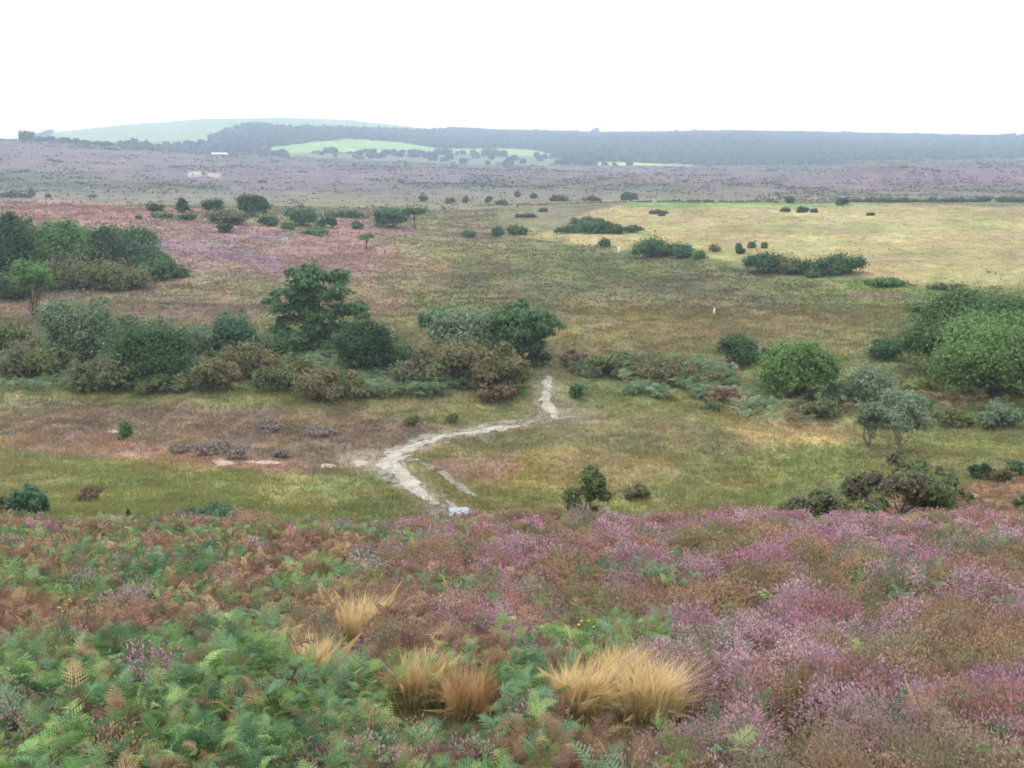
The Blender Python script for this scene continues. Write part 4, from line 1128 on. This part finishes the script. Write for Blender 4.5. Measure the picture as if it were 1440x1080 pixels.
def flowers(px, py, n, label, seed):
    r = np.random.default_rng(seed); X0, Y0, Z0 = ground(px, py + 12); m = math.hypot(Y0, Z0 - EYE) / F
    root = thing('yellow_wildflower', (X0, Y0, Z0), label, 'flower'); ls, Q = [], []
    for i in range(n):
        tp = np.array([r.uniform(-12, 12) * m, r.uniform(-10, 10) * m, r.uniform(.34, .5)])
        ls.append(limb((r.uniform(-.02, .02), 0, 0), tp, .003, .002, r, 4, .04))
        for a in np.linspace(0, 2 * np.pi, 6, endpoint=False):
            d = np.array([math.cos(a), math.sin(a), .2]) * .010; s = np.array([-math.sin(a), math.cos(a), 0]) * .005
            Q.append([tp, tp + d * .6 - s, tp + d, tp + d * .6 + s])
    V, Fq, c = tubes(ls, A(90,130,60), r); mk('stem', V, Fq, c, M_FINE, root)
    Q = np.array(Q); mk('petals', Q.reshape(-1, 3), quad_faces(len(Q)), np.repeat(np.array([[.75, .62, .05]]), len(Q) * 4, 0), M_FINE, root)
flowers(98, 909, 9, 'yellow wildflowers in the bracken at far left', 1)
flowers(822, 945, 4, 'few small yellow flowers above the widest golden grass', 2)

# ------------------------------------------------------------------ haze
def haze():
    x, y0, y1, z0, z1 = 8900, -90, 5700, None, None
    g = bpy.data.objects['ground']; n = len(g.data.vertices); co = np.empty(n * 3, np.float32); g.data.vertices.foreach_get('co', co); co = co.reshape(-1, 3)
    x0, x1 = co[:, 0].min() - 20, co[:, 0].max() + 20; y0, y1 = co[:, 1].min() - 20, co[:, 1].max() + 20; z0, z1 = co[:, 2].min() - 1, co[:, 2].max() + 30
    V = np.array([(a, b, c) for c in (z0, z1) for b in (y0, y1) for a in (x0, x1)])
    o = mk('haze', V, np.array([(0,2,3,1),(4,5,7,6),(0,1,5,4),(2,6,7,3),(0,4,6,2),(1,3,7,5)]), None, bpy.data.materials.new('haze_air'))
    m = o.data.materials[0]; m.use_nodes = True; nt = m.node_tree; nt.nodes.clear()
    out = nt.nodes.new('ShaderNodeOutputMaterial'); v = nt.nodes.new('ShaderNodeVolumePrincipled')
    v.inputs['Color'].default_value = (.64, .78, 1.0, 1); v.inputs['Density'].default_value = 3.3e-4; v.inputs['Anisotropy'].default_value = .3
    nt.links.new(v.outputs[0], out.inputs['Volume'])
    o['kind'] = 'stuff'; o['label'] = 'pale blue haze over the far heath and hills'; o['category'] = 'haze'
haze()

# ------------------------------------------------------------------ light, sky, camera
SUN_EL, SUN_AZ = 50, 28      # degrees; azimuth from +Y towards -X
w = bpy.data.worlds.new('World'); sc.world = w; w.use_nodes = True; nt = w.node_tree; nt.nodes.clear()
out = nt.nodes.new('ShaderNodeOutputWorld'); bg = nt.nodes.new('ShaderNodeBackground'); bg.inputs['Strength'].default_value = .1
sk = nt.nodes.new('ShaderNodeTexSky'); sk.sky_type = 'NISHITA'; sk.sun_disc = False
sk.sun_elevation = math.radians(SUN_EL); sk.sun_rotation = math.radians(-SUN_AZ)
tc = nt.nodes.new('ShaderNodeTexCoord'); nz = nt.nodes.new('ShaderNodeTexNoise'); nz.inputs['Scale'].default_value = 2.2; nz.inputs['Detail'].default_value = 5
mp = nt.nodes.new('ShaderNodeMapping'); mp.inputs['Scale'].default_value = (1, 1, 3)
mr = nt.nodes.new('ShaderNodeMapRange'); mr.inputs['To Min'].default_value = .80; mr.inputs['To Max'].default_value = 1.0; mr.inputs['From Min'].default_value = .3; mr.inputs['From Max'].default_value = .6
mx = nt.nodes.new('ShaderNodeMix'); mx.data_type = 'RGBA'; mx.inputs[7].default_value = (13.6, 13.6, 13.8, 1)
L = nt.links.new
L(tc.outputs['Generated'], mp.inputs['Vector']); L(mp.outputs[0], nz.inputs['Vector']); L(nz.outputs['Fac'], mr.inputs['Value']); L(mr.outputs[0], mx.inputs[0])
L(sk.outputs[0], mx.inputs[6]); L(mx.outputs[2], bg.inputs['Color']); L(bg.outputs[0], out.inputs['Surface'])
ld = bpy.data.lights.new('sun', 'SUN'); ld.energy = 1.4; ld.angle = math.radians(12); ld.color = (1, .96, .9)
lo = bpy.data.objects.new('sun', ld); COL.objects.link(lo)
el, az = math.radians(SUN_EL), math.radians(SUN_AZ)
d = Vector((-math.sin(az) * math.cos(el), math.cos(az) * math.cos(el), math.sin(el)))
lo.rotation_euler = d.to_track_quat('Z', 'Y').to_euler(); lo.location = (0, 0, 200)
cd = bpy.data.cameras.new('camera'); cd.sensor_width = 36; cd.lens = 36 * F / 1440; cd.clip_start = .1; cd.clip_end = 20000
co = bpy.data.objects.new('camera', cd); COL.objects.link(co); co.location = (0, 0, EYE); co.rotation_euler = (math.pi / 2 - PITCH, 0, 0)
sc.camera = co
sc.view_settings.view_transform = 'Standard'; sc.view_settings.look = 'None'; sc.view_settings.exposure = .5; sc.view_settings.gamma = 1
sc.cycles.use_denoising = True
sc.cycles.max_bounces = 6; sc.cycles.diffuse_bounces = 3; sc.cycles.transmission_bounces = 3; sc.cycles.volume_bounces = 1
sc.cycles.pixel_filter_type = 'BLACKMAN_HARRIS'; sc.cycles.filter_width = 1.8
